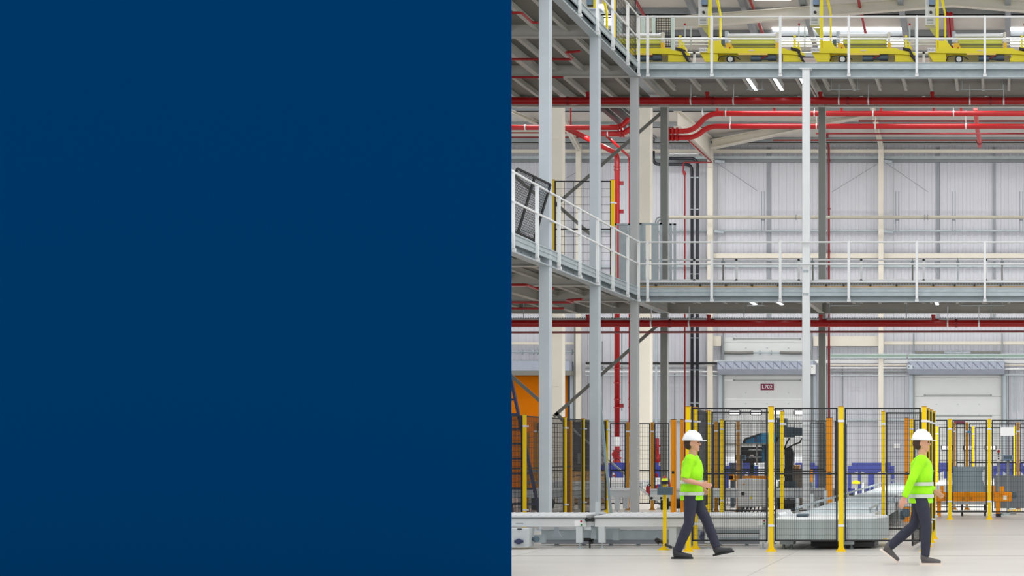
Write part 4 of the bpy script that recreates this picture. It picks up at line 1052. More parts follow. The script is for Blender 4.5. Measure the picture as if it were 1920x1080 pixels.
for px, py0, py1, Y, lb in ((1495, 934, 966, 31.2, 'tallest, nearest the turntable'), (1522, 926, 962, 34, 'second, behind the turntable'), (1548, 920, 945, 36, 'left of the orange post'),
                            (1605, 905, 922, 50, 'far right of the dark panels'), (1618, 905, 918, 52, 'farthest, left of the gate post')):
    t2 = thing('sensor_post', 'short pale post beside the turntable conveyor, ' + lb, 'post', (X_(px, Y), Y, 0))
    m = MB(); x = X_(px, Y); m.box(x - .028, x + .028, Y, Y + .06, 0.01, Z_(py0, Y)); m.build('post', bodygrey, t2)
    m = MB(); m.box(x - .06, x + .06, Y - .03, Y + .09, 0, .012); m.build('foot_plate', galv, t2)

def rear_conveyor(label, x0, x1, Y, zt, h, depth, legs, motors=()):
    t = thing('rear_conveyor', label, 'conveyor', ((x0+x1)/2, Y, 0))
    for y in (Y, Y + depth):
        m = MB(); m.box(x0, x1, y, y + .05, zt - h, zt); m.build('side_panel', bodygrey, t)
        m = MB(); m.box(x0, x1, y - .02, y + .07, zt, zt + .035); m.build('top_rail', steelw, t)
    x = x0 + .08
    while x < x1 - .05: MB().cyl((x, Y + .05, zt - .03), (x, Y + depth, zt - .03), .03, 8).build('roller', steelw, t); x += .2
    for x in legs:
        for y in (Y, Y + depth - .05): conveyor_leg(t, x, y, zt - h, .12)
    for x in motors:
        m = MB(); m.cyl((x, Y + .1, zt - h - .15), (x + .35, Y + .1, zt - h - .15), .12, 14); m.box(x - .15, x, Y, Y + .25, zt - h - .3, zt - h - .02); m.build('drive_motor', black, t)
    return t
rear_conveyor('pale grey conveyor crossing behind the column feet at the left', -12.4, -8.95, 42.9, .56, .17, 1.0, (-11.6, -10.4, -9.3), (-11.2,))
rear_conveyor('pale grey conveyor crossing behind the beacon post and cabinet', -8.5, -4.1, 42.9, .56, .17, 1.0, (-8.0, -7.2, -6.3, -4.6), (-8.1, -5.3))
for i, (x0, x1, Y, zt) in enumerate(((-12.6, -9.9, 49, .62), (-12.9, -10.2, 51.5, .62), (-13.1, -10.4, 54, .62))):
    rear_conveyor('pale conveyor behind the red risers, %s of three' % ('nearest', 'middle', 'farthest')[i], x0, x1, Y, zt, .14, .9, (x0 + .4, x1 - .4))
for i, Y in enumerate((46.5, 49, 52, 55)):
    rear_conveyor('pale conveyor crossing behind the gate, %s of four from the front' % ('first', 'second', 'third', 'fourth')[i], -1.95, -.2, Y, .58, .15, .9, (-1.7, -.5))

# ------------------------------------------------------------------ safety fences
FT = 2.21
def fence(label, pts, posts=None, panels=None, z1=2.2, z0=.155, mid=1.19, material=None, pitch=.032, vp=.095, w=.072, wire=.0036, bands=(1.98, .38), cat='fence', pmats=None):
    t = thing('safety_fence', label, cat, (pts[0][0], pts[0][1], 0))
    for i, (x, y) in enumerate(pts):
        if posts is None or posts[i]: fence_post(t, x, y, FT if z1 > 2 else z1 + .01, (pmats[i] if pmats else None) or material, w, bands=bands)
    for i in range(len(pts) - 1):
        if panels is not None and not panels[i]: continue
        a = Vector((*pts[i], 0)); b_ = Vector((*pts[i+1], 0)); d = (b_ - a).normalized() * (w / 2 + .03)
        mesh_panel(t, a + d, b_ - d, z0, z1, mids=(mid,) if mid else (), pitch=pitch, vp=vp, wire=wire)
    return t
Y0 = 27.43
C0 = (X_(1290.5, Y0), Y0); C1 = (X_(1733, Y0), Y0)
fence('black mesh safety fence with yellow posts along the front of the cell', [C0, (X_(1446, Y0), Y0), (X_(1577, Y0), Y0), C1])
fence('black mesh safety fence running back from the left front corner post', [(C0[0], 28.05), (X_(1326, 30.5), 30.5)], posts=(1, 0), w=.06, pitch=.06, z0=.62)
fence('black mesh safety fence running back from the right front corner post', [(C1[0], Y0 + .1), (C1[0], 28.7), (C1[0], 29.9), (C1[0], 31.15)], posts=(0, 1, 1, 1), w=.06)
Y2 = 31.15
fence('black mesh fence bay behind the left front corner of the cell', [(X_(1328, 30.6), 30.6), (X_(1450, 30.6), 30.6)], posts=(1, 0), mid=None, z0=.4)
fence('slim yellow post standing left of the turntable conveyor', [(X_(1466, Y2), Y2)], w=.055, cat='fence post')
gx0, gx1 = X_(1656, Y2), X_(1727, Y2)
t = thing('safety_gate', 'black mesh gate beside the second worker at the back of the cell', 'gate', (gx0, Y2, 0))
fence_post(t, gx0, Y2, FT, w=.06)
mesh_panel(t, (gx0 + .06, Y2), (gx1, Y2), Z_(993, Y2), Z_(773, Y2), mids=())
m = MB(); m.pbox(1661, 968, 1666, 978, Y2 - .04, .05); m.build('latch', black, t)
t = thing('open_gate', 'narrow black mesh gate leaf standing open behind the right corner post', 'gate', (X_(1718, 28.6), 28.4, 0))
mesh_panel(t, (X_(1711, 27.9), 27.9), (X_(1727, 29.3), 29.3), .06, .95, pitch=.05)
# left fences along the column line
XF = -9.2
def yd(px): return F * -XF / (CX - px)
fence('mesh fence with yellow posts behind the nearest grey columns', [(XF, yd(983)), (XF, yd(1058.5)), (XF, yd(1093)), (XF, yd(1137))],
      pmats=[None, None, None, None], pitch=.05, vp=.1, wire=.006)
t = thing('machine_guard', 'ochre upright guard plate beside the fence left of the second grey column', 'guard', (X_(1067, 37.9), 37.9, 0))
m = MB(); m.box(X_(1062, 37.9), X_(1072, 37.9), 37.9, 37.95, .02, 2.15); m.box(X_(1062, 37.9), X_(1064, 37.9), 37.85, 37.98, 0, 2.15); m.build('guard_plate', ochre, t)
Y4 = 45.5
fence('mesh fence crossing behind the corner column with two yellow posts', [(X_(1004, Y4), Y4), (X_(1140, Y4), Y4), (X_(1177, Y4), Y4), (X_(1223, Y4), Y4), (X_(1259, Y4), Y4)],
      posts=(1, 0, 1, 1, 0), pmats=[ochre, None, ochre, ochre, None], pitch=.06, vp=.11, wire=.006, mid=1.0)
fence('dark mesh fence at the left frame edge', [(X_(930, 33.2), 33.2), (X_(982, 34.1), 34.1)], posts=(0, 0), pitch=.03, wire=.009)
Y5 = 39.5
fence('mesh fence with two yellow posts at the right in front of the orange machine', [(X_(1709, Y5), Y5), (X_(1781, Y5), Y5), (X_(1855, Y5), Y5), (X_(1932, Y5), Y5)], pitch=.05, vp=.11, wire=.005, mid=None)
t = thing('slate_cover', 'slate grey sheet fixed on the mesh fence right of the second worker', 'panel', (X_(1817, Y5), Y5, 0))
m = MB(); m.box(X_(1786, 39.6), X_(1849, 39.6), 39.62, 39.64, Z_(922, 39.6), Z_(875, 39.6)); m.build('sheet', slate, t)
m = MB(); m.prism([(X_(a, 39.6), Z_(c_, 39.6)) for a, c_ in ((1845, 879), (1847, 884), (1846, 900), (1848, 914), (1842, 900), (1842, 886))], 'y', 39.608, 39.618); m.build('pale_streak', steelw, t)
t = thing('slate_cover', 'dark slate sheet behind the mesh fence at the right frame edge', 'panel', (X_(1900, 43), 43, 0))
m = MB(); m.box(X_(1864, 43), X_(1960, 43), 43, 43.03, Z_(953, 43), Z_(892, 43)); m.build('sheet', mat('dark_slate_panel', (112, 118, 122), .5), t)
Y7 = 45.7
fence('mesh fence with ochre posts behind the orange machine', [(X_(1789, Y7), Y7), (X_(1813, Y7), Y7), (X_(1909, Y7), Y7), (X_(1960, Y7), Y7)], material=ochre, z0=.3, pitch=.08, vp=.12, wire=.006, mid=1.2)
Y6 = 54.2
fence('farthest mesh fence behind the second worker', [(X_(1757, Y6), Y6), (X_(1825, Y6), Y6), (X_(1903, Y6), Y6), (X_(1975, Y6), Y6)], z0=.3, pitch=.1, vp=.14, wire=.007, mid=1.2)
Y8 = 40.4
fence('mesh fence with yellow and ochre posts in front of the blue robot machine', [(X_(1353.5, Y8), Y8), (X_(1555, Y8), Y8)], posts=(1, 0), pitch=.06, vp=.11, wire=.005, mid=1.05)
Y9 = 44.2
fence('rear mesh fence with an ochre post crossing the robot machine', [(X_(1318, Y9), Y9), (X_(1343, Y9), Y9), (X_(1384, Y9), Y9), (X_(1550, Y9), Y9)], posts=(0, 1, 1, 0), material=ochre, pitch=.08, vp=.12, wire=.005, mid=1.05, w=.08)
fence('dark mesh fence seen almost edge-on right of the orange post', [(X_(1566, 41), 41), (X_(1574, 43.4), 43.4), (X_(1587, 47), 47)], posts=(0, 0, 0), pitch=.03, wire=.012, material=black)
for px, py0, w, Y, lb in ((1263, 787, 9, 40.3, 'left of the first worker'), (1279, 787, 4.5, 41.5, 'slimmer, beside the left front corner post'), (1555, 784, 10.5, 38.4, 'in the middle of the cell'), (1700, 784, 7.5, 38.5, 'left of the second worker')):
    x = X_(px, Y); t = thing('light_curtain_post', 'orange light curtain post ' + lb, 'post', (x, Y, 0)); h = w * Y / F / 2; zt_ = Z_(py0, Y)
    m = MB(); m.box(x - h, x + h, Y - .06, Y + .06, .02, zt_); m.build('post', orange, t)
    m = MB(); m.box(x - h - .08, x + h + .08, Y - .14, Y + .14, 0, .02); m.build('foot_plate', orange, t)
    m = MB(); m.box(x + h * .55, x + h * .7, Y - .064, Y - .06, .1, zt_ - .05); m.build('edge_strip', ochre, t)
    m = MB(); m.box(x - h, x + h, Y - .06, Y + .06, zt_, zt_ + .012); m.build('cap', black, t)
    m = MB(); m.box(x - h*.5, x + h*.5, Y - .066, Y - .06, 1.0, 1.06); m.build('sensor_label', black, t)

# ------------------------------------------------------------------ beacon post, cabinet, machines
Yb = 27.85
x = X_(1246.5, Yb); t = thing('beacon_post', 'slim yellow post with red-topped beacon and grey box left of the first worker', 'post', (x, Yb, 0))
m = MB(); m.box(x - .026, x + .026, Yb - .026, Yb + .026, .01, Z_(905, Yb)); m.build('post', yellow, t)
m = MB(); m.box(x - .1, x + .07, Yb - .08, Yb + .08, 0, .012); m.prism([(x - .026, .012), (x - .1, .012), (x - .026, .05)], 'y', Yb - .004, Yb + .004); m.build('foot_plate', yellow, t)
m = MB(); m.pbox(1232, 913, 1260, 928, Yb - .16, .1); m.build('junction_box', robotd, t, bevel=.008)
m = MB(); m.box(x - .03, x + .1, Yb - .06, Yb - .026, Z_(926, Yb), Z_(914, Yb)); m.build('bracket', galv, t)
m = MB(); c = P(1246, 904, Yb); m.cyl((c[0], Yb, c[2] - .03), (c[0], Yb, c[2] + .02), .06, 16); bc = m.build('beacon_base', black, t)
m = MB(); m.cyl((c[0], Yb, c[2] + .02), (c[0], Yb, c[2] + .06), .052, 16, .04); m.build('beacon_ring', mat('lime_beacon', (206, 226, 20), .4), bc)
m = MB(); m.ell((c[0], Yb, c[2] + .06), .03, .03, .04, 12, 8); m.build('beacon_lens', redp, bc)
t = thing('extinguisher', 'small red fire extinguisher behind the beacon post', 'extinguisher', (X_(1214.5, 45), 45, .6))
m = MB(); c = P(1214.5, 919, 45); m.cyl((c[0], 45, c[2] - .1), (c[0], 45, c[2] + .07), .045, 12); m.cyl((c[0], 45, c[2] + .07), (c[0], 45, c[2] + .12), .045, 12, .015); m.build('cylinder', redp, t)
m = MB(); m.elbow([(c[0], 45, c[2] + .12), (c[0] + .04, 45, c[2] + .16), (c[0] + .08, 45, c[2] + .1)], .012, .03, 6); m.build('hose', black, t)
t = thing('sensor_bracket', 'pale sensor bracket over the rear conveyor left of the beacon post', 'bracket', (X_(1230, 42.5), 42.5, .5))
m = MB(); m.pbox(1218, 928, 1244, 938, 42.5, .1); m.bar(P(1197, 914, 42.6), P(1215, 928, 42.6), .05, .05); m.build('plate', cabinetm, t)
m = MB(); c = P(1222, 935.5, 42.48)
for px in (1222, 1240): c = P(px, 934, 42.5); m.cyl((c[0], 42.5, c[2]), (c[0], 42.46, c[2]), .03, 10)
m.build('sensor_eye', black, t)

Yc = 41.9
t = thing('control_cabinet', 'light grey control cabinet behind the front mesh between the yellow posts', 'cabinet', (X_(1410, Yc), Yc, 0))
m = MB(); m.prism([(X_(a, Yc), Z_(c_, Yc)) for a, c_ in ((1383, 950), (1435, 950), (1435, 901), (1425, 899), (1396, 897.5), (1383, 899))], 'y', Yc, Yc + .45); m.build('cabinet_body', cabinetm, t)
dr = MB().pbox(1384, 900, 1434, 949, Yc - .02, .02).build('cabinet_door', cabinetm, t, bevel=.006)
m = MB(); m.pbox(1390, 922.5, 1395.5, 928.5, Yc - .06, .04); m.build('main_switch', black, dr)
m = MB(); m.pbox(1392, 907, 1397, 908.5, Yc - .03, .01); m.build('orange_label', orange, dr)
c = P(1408, 933, Yc - .026); m = MB(); m.prism([(c[0] - .035, c[2] - .03), (c[0] + .035, c[2] - .03), (c[0], c[2] + .035)], 'y', c[1], c[1] + .004); m.build('warning_triangle', yellow, dr)
for sx in (1386, 1432):
    for yy in (Yc + .03, Yc + .38): MB().box(X_(sx, Yc) - .02, X_(sx, Yc) + .02, yy, yy + .04, 0, Z_(950, Yc)).build('leg', brace, t)
for k in range(7): m = MB(); m.elbow([(X_(1390 + k*6, Yc), Yc + .2, Z_(950, Yc)), (X_(1391 + k*6, Yc), Yc + .2, .3), (X_(1380 + k*8, Yc), Yc + .1, .04), (X_(1372 + k*8, Yc), Yc - .2, .02)], .016, .15, 6); m.build('cable', black, t)

Ym = 47.0
t = thing('wrapping_machine', 'blue and black packing machine behind the mesh left of the middle yellow post', 'machine', (X_(1415, Ym), Ym, 0))
m = MB(); m.prism([(X_(a, Ym), Z_(c_, Ym)) for a, c_ in ((1392, 829), (1397, 822), (1412, 817), (1427, 812), (1445, 811), (1445, 831), (1392, 831))], 'y', Ym, Ym + .9); hd = m.build('hood', robotb, t)
m = MB(); m.prism([(X_(a, Ym), Z_(c_, Ym)) for a, c_ in ((1392, 829), (1397, 822), (1427, 811.5), (1428, 814), (1400, 825), (1397, 831))], 'y', Ym - .03, Ym); m.build('hood_edge', black, hd)
m = MB(); m.pbox(1414, 820, 1419, 829, Ym - .02, .02); m.pbox(1424, 816, 1427, 829, Ym - .02, .02); m.build('hood_rib', ladderb, hd)
m = MB(); m.pbox(1360, 831, 1441, 834, Ym - .05, 1.0); m.build('support_beam', brace, t)
m = MB(); m.pbox(1388, 838, 1430, 843, Ym, .8); m.pbox(1399, 846, 1427, 856, Ym, .8); m.pbox(1399, 859, 1427, 868, Ym, .8); m.pbox(1388, 843, 1399, 868, Ym + .3, .5); m.build('machine_body', black, t)
m = MB(); m.pbox(1388, 844, 1430, 846, Ym + .05, .7); m.pbox(1388, 856.5, 1428, 858.5, Ym + .05, .7); m.build('body_rail', galvdk, t)
m = MB(); m.pbox(1428, 831, 1437, 866, Ym + .1, .2); m.pbox(1407, 871, 1413, 890, Ym + .1, .2); m.build('blue_leg', robotb, t)
m = MB(); m.pbox(1417, 834, 1420, 872, Ym - .04, .05); m.build('grey_upright', galvdk, t)
m = MB(); m.pbox(1366, 892, 1441, 899, Ym - .3, .2); m.pbox(1366, 888, 1374, 900, Ym - .3, .2); m.build('orange_beam', orange, t)
m = MB(); m.pbox(1370, 899.5, 1438, 901, Ym - .28, .16); m.build('painted_beam_shade', ochre, t)  # solid ochre strip painted in place of the shade under the beam
for px in (1372, 1408, 1436):
    m = MB(); m.box(X_(px, Ym) - .05, X_(px, Ym) + .05, Ym + .1, Ym + .2, 0, Z_(868 if px != 1436 else 831, Ym)); m.build('leg', robotd, t)
MB().pbox(1406, 852.5, 1412.5, 855, Ym - .006, .006).build('maker_mark', wtext, t)
t = thing('palletising_robot', 'slate blue robot arm left of the near-white column foot', 'robot', (X_(1478, 44.5), 44.5, 0))
Yr = 44.5
m = MB(); m.pbox(1470, 801, 1488, 820, Yr, .35); m.pbox(1488, 803, 1506, 816, Yr + .03, .3)
for k in range(6): m.pbox(1490 + k*2.6, 802, 1491 + k*2.6, 817, Yr + .02, .32)
m.build('wrist_motor', robotd, t)
m = MB(); m.prism([(X_(a, Yr), Z_(c_, Yr)) for a, c_ in ((1455, 783), (1474, 784), (1474, 800), (1470, 802), (1455, 830))], 'y', Yr + .1, Yr + .4); m.build('upper_arm', mat('green_grey_arm', (92, 112, 112), .5), t)
m = MB(); m.prism([(X_(a, Yr), Z_(c_, Yr)) for a, c_ in ((1453, 820), (1463, 820), (1465, 900), (1453, 900))], 'y', Yr + .1, Yr + .4); m.build('lower_arm', galvdk, t)
m = MB(); m.prism([(X_(a, Yr), Z_(c_, Yr)) for a, c_ in ((1470, 842), (1480, 836), (1487, 850), (1484, 880), (1486, 905), (1470, 905))], 'y', Yr + .1, Yr + .4); m.cyl(P(1478, 850, Yr + .05), P(1478, 850, Yr + .45), .1, 14); m.cyl(P(1477, 886, Yr + .05), P(1477, 886, Yr + .45), .13, 14); m.build('link_arm', black, t)
m = MB(); m.cyl((X_(1474, Yr), Yr + .25, 0), (X_(1474, Yr), Yr + .25, .6), .3, 20); m.cyl((X_(1474, Yr), Yr + .25, .6), (X_(1474, Yr), Yr + .25, .75), .22, 20); m.build('pedestal', robotd, t)
m = MB(); m.elbow([P(1503, 822, Yr), P(1500, 830, Yr - .1), P(1490, 833, Yr - .1), P(1480, 838, Yr)], .02, .1, 8); m.elbow([P(1480, 822, Yr), P(1474, 832, Yr - .1), P(1471, 842, Yr)], .02, .1, 8); m.build('hose', black, t)
# stacked magazine right of the robot
palm = mat('weathered_pallet', (126, 116, 104), .8, var=.15)
for k in range(7):
    z = .145 + k * .145; xa, xb = X_(1478, 46.2), X_(1504, 46.2)
    t = thing('pallet', 'weathered wooden pallet left of the near-white column, %s of the stack' % ('bottom', 'second', 'third', 'fourth', 'fifth', 'sixth', 'top')[k], 'pallet', (xa, 46.2, z - .145), 'stacked wooden pallets')
    for yy in (46.2, 46.6, 47.0): MB().box(xa, xb, yy, yy + .09, z - .145, z - .022).build('bearer', palm, t)
    m = MB()
    for j in range(5): m.box(xa, xb, 46.2 + j*.19, 46.2 + j*.19 + .13, z - .022, z)
    m.build('deck_slats', palm, t)
m = MB(); m.box(X_(1487, 46.2), X_(1498, 46.2), 46.25, 46.6, 1.015, 1.13); tag(m.build('cardboard_box', boxm, bevel=.01), 'pale carton on top of the pallet stack', 'box')

def touch_screen(label, px0, px1, py0, py1, Y):
    t = thing('operator_panel', label, 'screen', P((px0+px1)/2, py1, Y))
    m = MB(); m.pbox(px0, py0, px1, py1, Y, .1); h = m.build('screen_housing', panelbl, t, bevel=.008)
    m = MB(); m.pbox(px0 + 1.5, py0 + 1.5, px1 - 1.5, py1 - 2.5, Y - .006, .006); m.build('screen', robotd, h)
    m = MB(); x = X_((px0+px1)/2, Y); m.box(x - .03, x + .03, Y + .1, Y + .16, 0, Z_(py0, Y)); m.box(x - .2, x + .2, Y, Y + .3, 0, .02); m.build('stand', galvdk, t)
touch_screen('blue-grey operator panel in front of the packing machine', 1378, 1398, 853, 863, 44.6)
touch_screen('blue-grey operator panel behind the fence at the right edge', 1881, 1899, 853, 863, 42.6)
t = thing('push_button_station', 'white push button station with a red stop button at the right', 'controls', P(1872, 866, 42))
m = MB(); m.pbox(1869, 842, 1876, 866, 42, .08); bx_ = m.build('enclosure', paper, t, bevel=.006)
m = MB(); c = P(1872.5, 846, 42); m.cyl(c, (c[0], c[1] - .05, c[2]), .035, 14); m.build('stop_button', redp, bx_)
m = MB()
for py in (851, 855.5, 860): c = P(1872.5, py, 42); m.cyl(c, (c[0], c[1] - .03, c[2]), .02, 10)
m.build('push_button', black, bx_)
m = MB(); x = X_(1872.5, 42); m.box(x - .03, x + .03, 42.08, 42.13, 0, Z_(843, 42)); m.box(x - .12, x + .12, 42, 42.25, 0, .015); m.build('stand', galvdk, t)
m = MB(); m.pbox(1876, 801, 1901, 817, 39.44, .004); tag(m.build('paper_notice', paper), 'blank white paper notice on the mesh fence at the right', 'paper')
m = MB(); m.pbox(1676, 832, 1687, 840, WY - .3, .05); tag(m.build('white_box', paper), 'small white box on the wall seen through the gate mesh', 'box')
m = MB(); m.pbox(1813, 808, 1820, 812, 45.6, .04); tag(m.build('blue_sensor', robotb), 'small blue sensor on the ochre post behind the orange machine', 'sensor')
m = MB(); m.cyl(P(1605, 907, 50), P(1605, 903, 50), .12, 14); m.cyl(P(1605, 903, 50), P(1605, 901, 50), .07, 12); tag(m.build('beacon', yellow), 'small yellow beacon on a pale post below the blue barriers', 'beacon')

Yo = 40.6
t = thing('lifting_beam', 'orange machine beam on legs at the right behind the mesh fence', 'machine', (X_(1825, Yo), Yo, 0))
m = MB(); m.pbox(1752, 923, 1897.5, 940, Yo, .3); m.build('beam', orange, t, bevel=.012)
for px0, px1, py0 in ((1763, 1769, 911), (1812, 1817, 918), (1859, 1866, 911), (1874, 1883, 912)):
    m = MB(); m.pbox(px0, py0, px1, 926, Yo - .03, .1); m.build('upright_lug', orange, t)
for px in (1773, 1807, 1821):
    m = MB(); c = P(px, 934.5, Yo); m.cyl((c[0], Yo - .03, c[2]), (c[0], Yo, c[2]), .03, 12); m.build('bolt_head', ochre, t)
m = MB(); m.pbox(1867, 940, 1876, 963, Yo, .14); lg = m.build('leg', orange, t)
m = MB(); m.pbox(1867, 963, 1877, 969, Yo - .02, .2); m.build('foot', black, lg)
m = MB(); m.pbox(1757, 940, 1764, 969, Yo + .1, .14); m.build('leg', orange, t)
m = MB(); m.pbox(1898, 922, 1904, 935, Yo + .05, .2); m.cyl(P(1898, 928, Yo + .15), P(1906, 928, Yo + .15), .06, 14); m.build('end_motor', robotd, t)
m = MB(); m.pbox(1881, 929, 1888, 937, Yo - .005, .005); m.build('label_plate', paper, t)
t = thing('base_frame', 'low grey frame on the floor under the orange beam', 'frame', (X_(1800, 41.5), 41.5, 0))
m = MB(); m.pbox(1750, 957, 1850, 960, 41.3, .1); m.pbox(1750, 949, 1850, 951, 41.9, .1); m.pbox(1752, 941, 1852, 946, 41.6, .2); m.build('rail', galv, t)
m = MB()
for px in (1760, 1802, 1845): m.pbox(px, 946, px + 4, 969, 41.5, .1)
m.build('support', black, t)
t = thing('edge_bumper', 'low black and yellow striped bumper at the bottom right behind the fence', 'bumper', (X_(1902, 42), 42, 0))
m = MB(); m.pbox(1889, 955, 1914, 960, 42, .1); m.build('bumper_bar', paper, t)
m = MB()
for k in range(5): m.prism([(X_(1890 + k*5, 42), Z_(960, 42)), (X_(1892.5 + k*5, 42), Z_(960, 42)), (X_(1895 + k*5, 42), Z_(955, 42)), (X_(1892.5 + k*5, 42), Z_(955, 42))], 'y', 41.99, 42)
m.build('stripes', yellow, t)
m = MB(); m.pbox(1880, 962, 1894, 968, 42, .2); m.build('foot_block', galv, t)

Yg = 36.2
t = thing('infeed_conveyor', 'pale grey infeed machine seen through the gate mesh left of the second worker', 'machine', (X_(1690, Yg), Yg, 0))
m = MB(); m.pbox(1684, 930, 1718, 950, Yg, .8); m.build('machine_body', bodygrey, t, bevel=.01)
m = MB(); m.pbox(1683, 926, 1720, 930, Yg - .03, .9); m.build('top_rail', steelw, t)
for px in (1688, 1712): conveyor_leg(t, X_(px, Yg), Yg + .05, Z_(950, Yg), .09)
m = MB(); m.cyl(P(1699, 962, Yg - .1), P(1699, 962, Yg + .3), .09, 14); m.pbox(1688, 958, 1696, 974, Yg - .05, .2); m.build('drive_motor', robotd, t)
m = MB(); m.pbox(1706, 960, 1710, 975, Yg - .2, .05); m.build('yellow_bracket', orange, t)
# blue water-filled barriers with arched openings
def barrier(label, px0, px1, Y):
    x0, x1 = X_(px0, Y), X_(px1, Y); h = 1.08
    t = thing('plastic_barrier', label, 'barrier', ((x0+x1)/2, Y, 0))
    w = x1 - x0; m = MB(); d = .22
    n = max(1, round(w / .62)); pw = w / n
    m.box(x0, x1, Y, Y + d, .84, h - .1); m.box(x0 + .12, x1 - .12, Y + .03, Y + d - .03, h - .1, h); m.box(x0, x1, Y, Y + d, .05, .22)
    for i in range(n):
        a = x0 + pw * i
        m.box(a, a + .1, Y, Y + d, .2, .86); m.box(a + pw/2 - .05, a + pw/2 + .05, Y, Y + d, .2, .86); m.box(a + pw - .1, a + pw, Y, Y + d, .2, .86)
        for s0, s1 in ((a + .1, a + pw/2 - .05), (a + pw/2 + .05, a + pw - .1)):
            side = s0 if s0 < a + pw/2 else s1
            far = s1 if s0 < a + pw/2 else s0
            m.prism([(side, .86), (side, .7), (far, .81), (far, .86)], 'y', Y, Y + d)
    m.build('barrier_body', blueb, t)
    m = MB()
    for x in (x0 + .2, x1 - .2): m.box(x - .15, x + .15, Y - .12, Y + d + .12, 0, .06)
    m.build('foot', black, t)
    return t
for px0, px1, lb in ((1125, 1196, 'left of the corner column'), (1199, 1240, 'just right of the corner column'), (1359, 1420, 'behind the packing machine'), (1484, 1534, 'behind the near-white column'),
                     (1589.5, 1676.5, 'between the dark panels and the gate'), (1750, 1795, 'behind the second worker'), (1862, 1925, 'at the right frame edge')):
    barrier('blue plastic barrier ' + lb, px0, px1, 59.0)
m = MB(); m.pbox(1518, 880, 1523, 904, 58, .25); tag(m.build('orange_bollard', orange), 'orange bollard in front of the blue barrier behind the near-white column', 'bollard')
# second valve set
t = thing('valve_set', 'red valve set behind the dark grey back column', 'valve', (X_(1232, 61), 61, 0)); xv = X_(1232, 61)
m = MB(); m.cyl((xv, 61, 0), (xv, 61, 1.9), .07, 12)
for z in (1.6, 1.3, 1.1, .9, .6): m.cyl((xv, 61, z), (xv, 61, z + .06), .13, 12)
m.ell((xv, 60.95, 1.2), .15, .15, .16); m.cyl((xv, 60.7, 1.45), (xv, 61, 1.45), .04, 10); m.cyl((xv, 60.68, 1.45), (xv, 60.7, 1.45), .12, 14); m.elbow([(xv, 61, .8), (xv + .3, 61, .8), (xv + .4, 61, .3), (xv + .4, 61, .02)], .07, .15, 10); m.build('valve_body', redp, t)
m = MB(); m.box(xv - .1, xv + .02, 60.78, 60.8, .8, 1.0); m.build('tag_plate', paper, t)
# ladder and struts at the left
t = thing('step_ladder', 'dark blue ladder leaning at the left frame edge', 'ladder', (X_(1000, 36.5), 36.5, 0))
for dx in (0, -.55):
    m = MB(); m.bar(Vector(P(1012, 905, 36.5)) + Vector((dx, 0, -.65)), Vector(P(956, 700, 37.5)) + Vector((dx, 0, 0)), .05, .09, (0, 1, 0)); m.build('stile', ladderb, t)
for k in range(9):
    m = MB(); a = Vector(P(1012, 905, 36.5)) + Vector((0, 0, -.65)); b_ = Vector(P(956, 700, 37.5)); p = a.lerp(b_, (k + .7) / 9.5); m.bar(p, p + Vector((-.55, 0, 0)), .03, .04); m.build('rung', ladderb, t)
m = MB(); m.bar(P(1124, 740, 38.6), P(1146, 966, 38.6), .05, .06, (0, 1, 0)); tag(m.build('raking_strut', mat('pale_teal_strut', (150, 168, 174), .5)), 'pale grey-blue strut leaning against the second grey column', 'strut')
t = thing('storage_rack', 'grey rack frame behind the nearest grey column', 'rack', (X_(1000, 44), 44, 0))
for px in (990, 1010):
    m = MB(); x = X_(px, 44); m.box(x - .03, x + .03, 44, 44.06, 0, 1.95); m.build('rack_post', ochre, t)
for py in (882, 903, 925):
    m = MB(); m.box(X_(984, 44), X_(1014, 44), 43.95, 44.1, Z_(py + 3, 44), Z_(py - 1, 44)); m.build('rack_beam', galvdk, t)
t = thing('timber_crate', 'pale brown crate low behind the fence left of the second grey column', 'crate', (X_(1090, 50), 50, 0))
m = MB()
for k in range(6): m.box(X_(1074, 50), X_(1126, 50), 50, 50.7, .02 + k*.16, .15 + k*.16)
for px in (1076, 1100, 1123): m.pbox(px, 885, px + 3, 945, 49.96, .04)
m.build('crate_boards', boxm, t)
t = thing('dark_machine', 'dark machine housing behind the fence left of the second grey column', 'machine', (X_(1096, 52), 52, 0))
m = MB(); m.box(X_(1075, 56), X_(1107, 56), 56, 57.2, .02, Z_(790, 56)); m.box(X_(1075, 56), X_(1107, 56), 55.97, 56, 1.2, 1.3); m.build('housing', mat('charcoal_housing', (70, 70, 76), .6), t)
m = MB(); m.pbox(1083, 850, 1088, 870, 55.95, .05); m.build('window', galvdk, t)
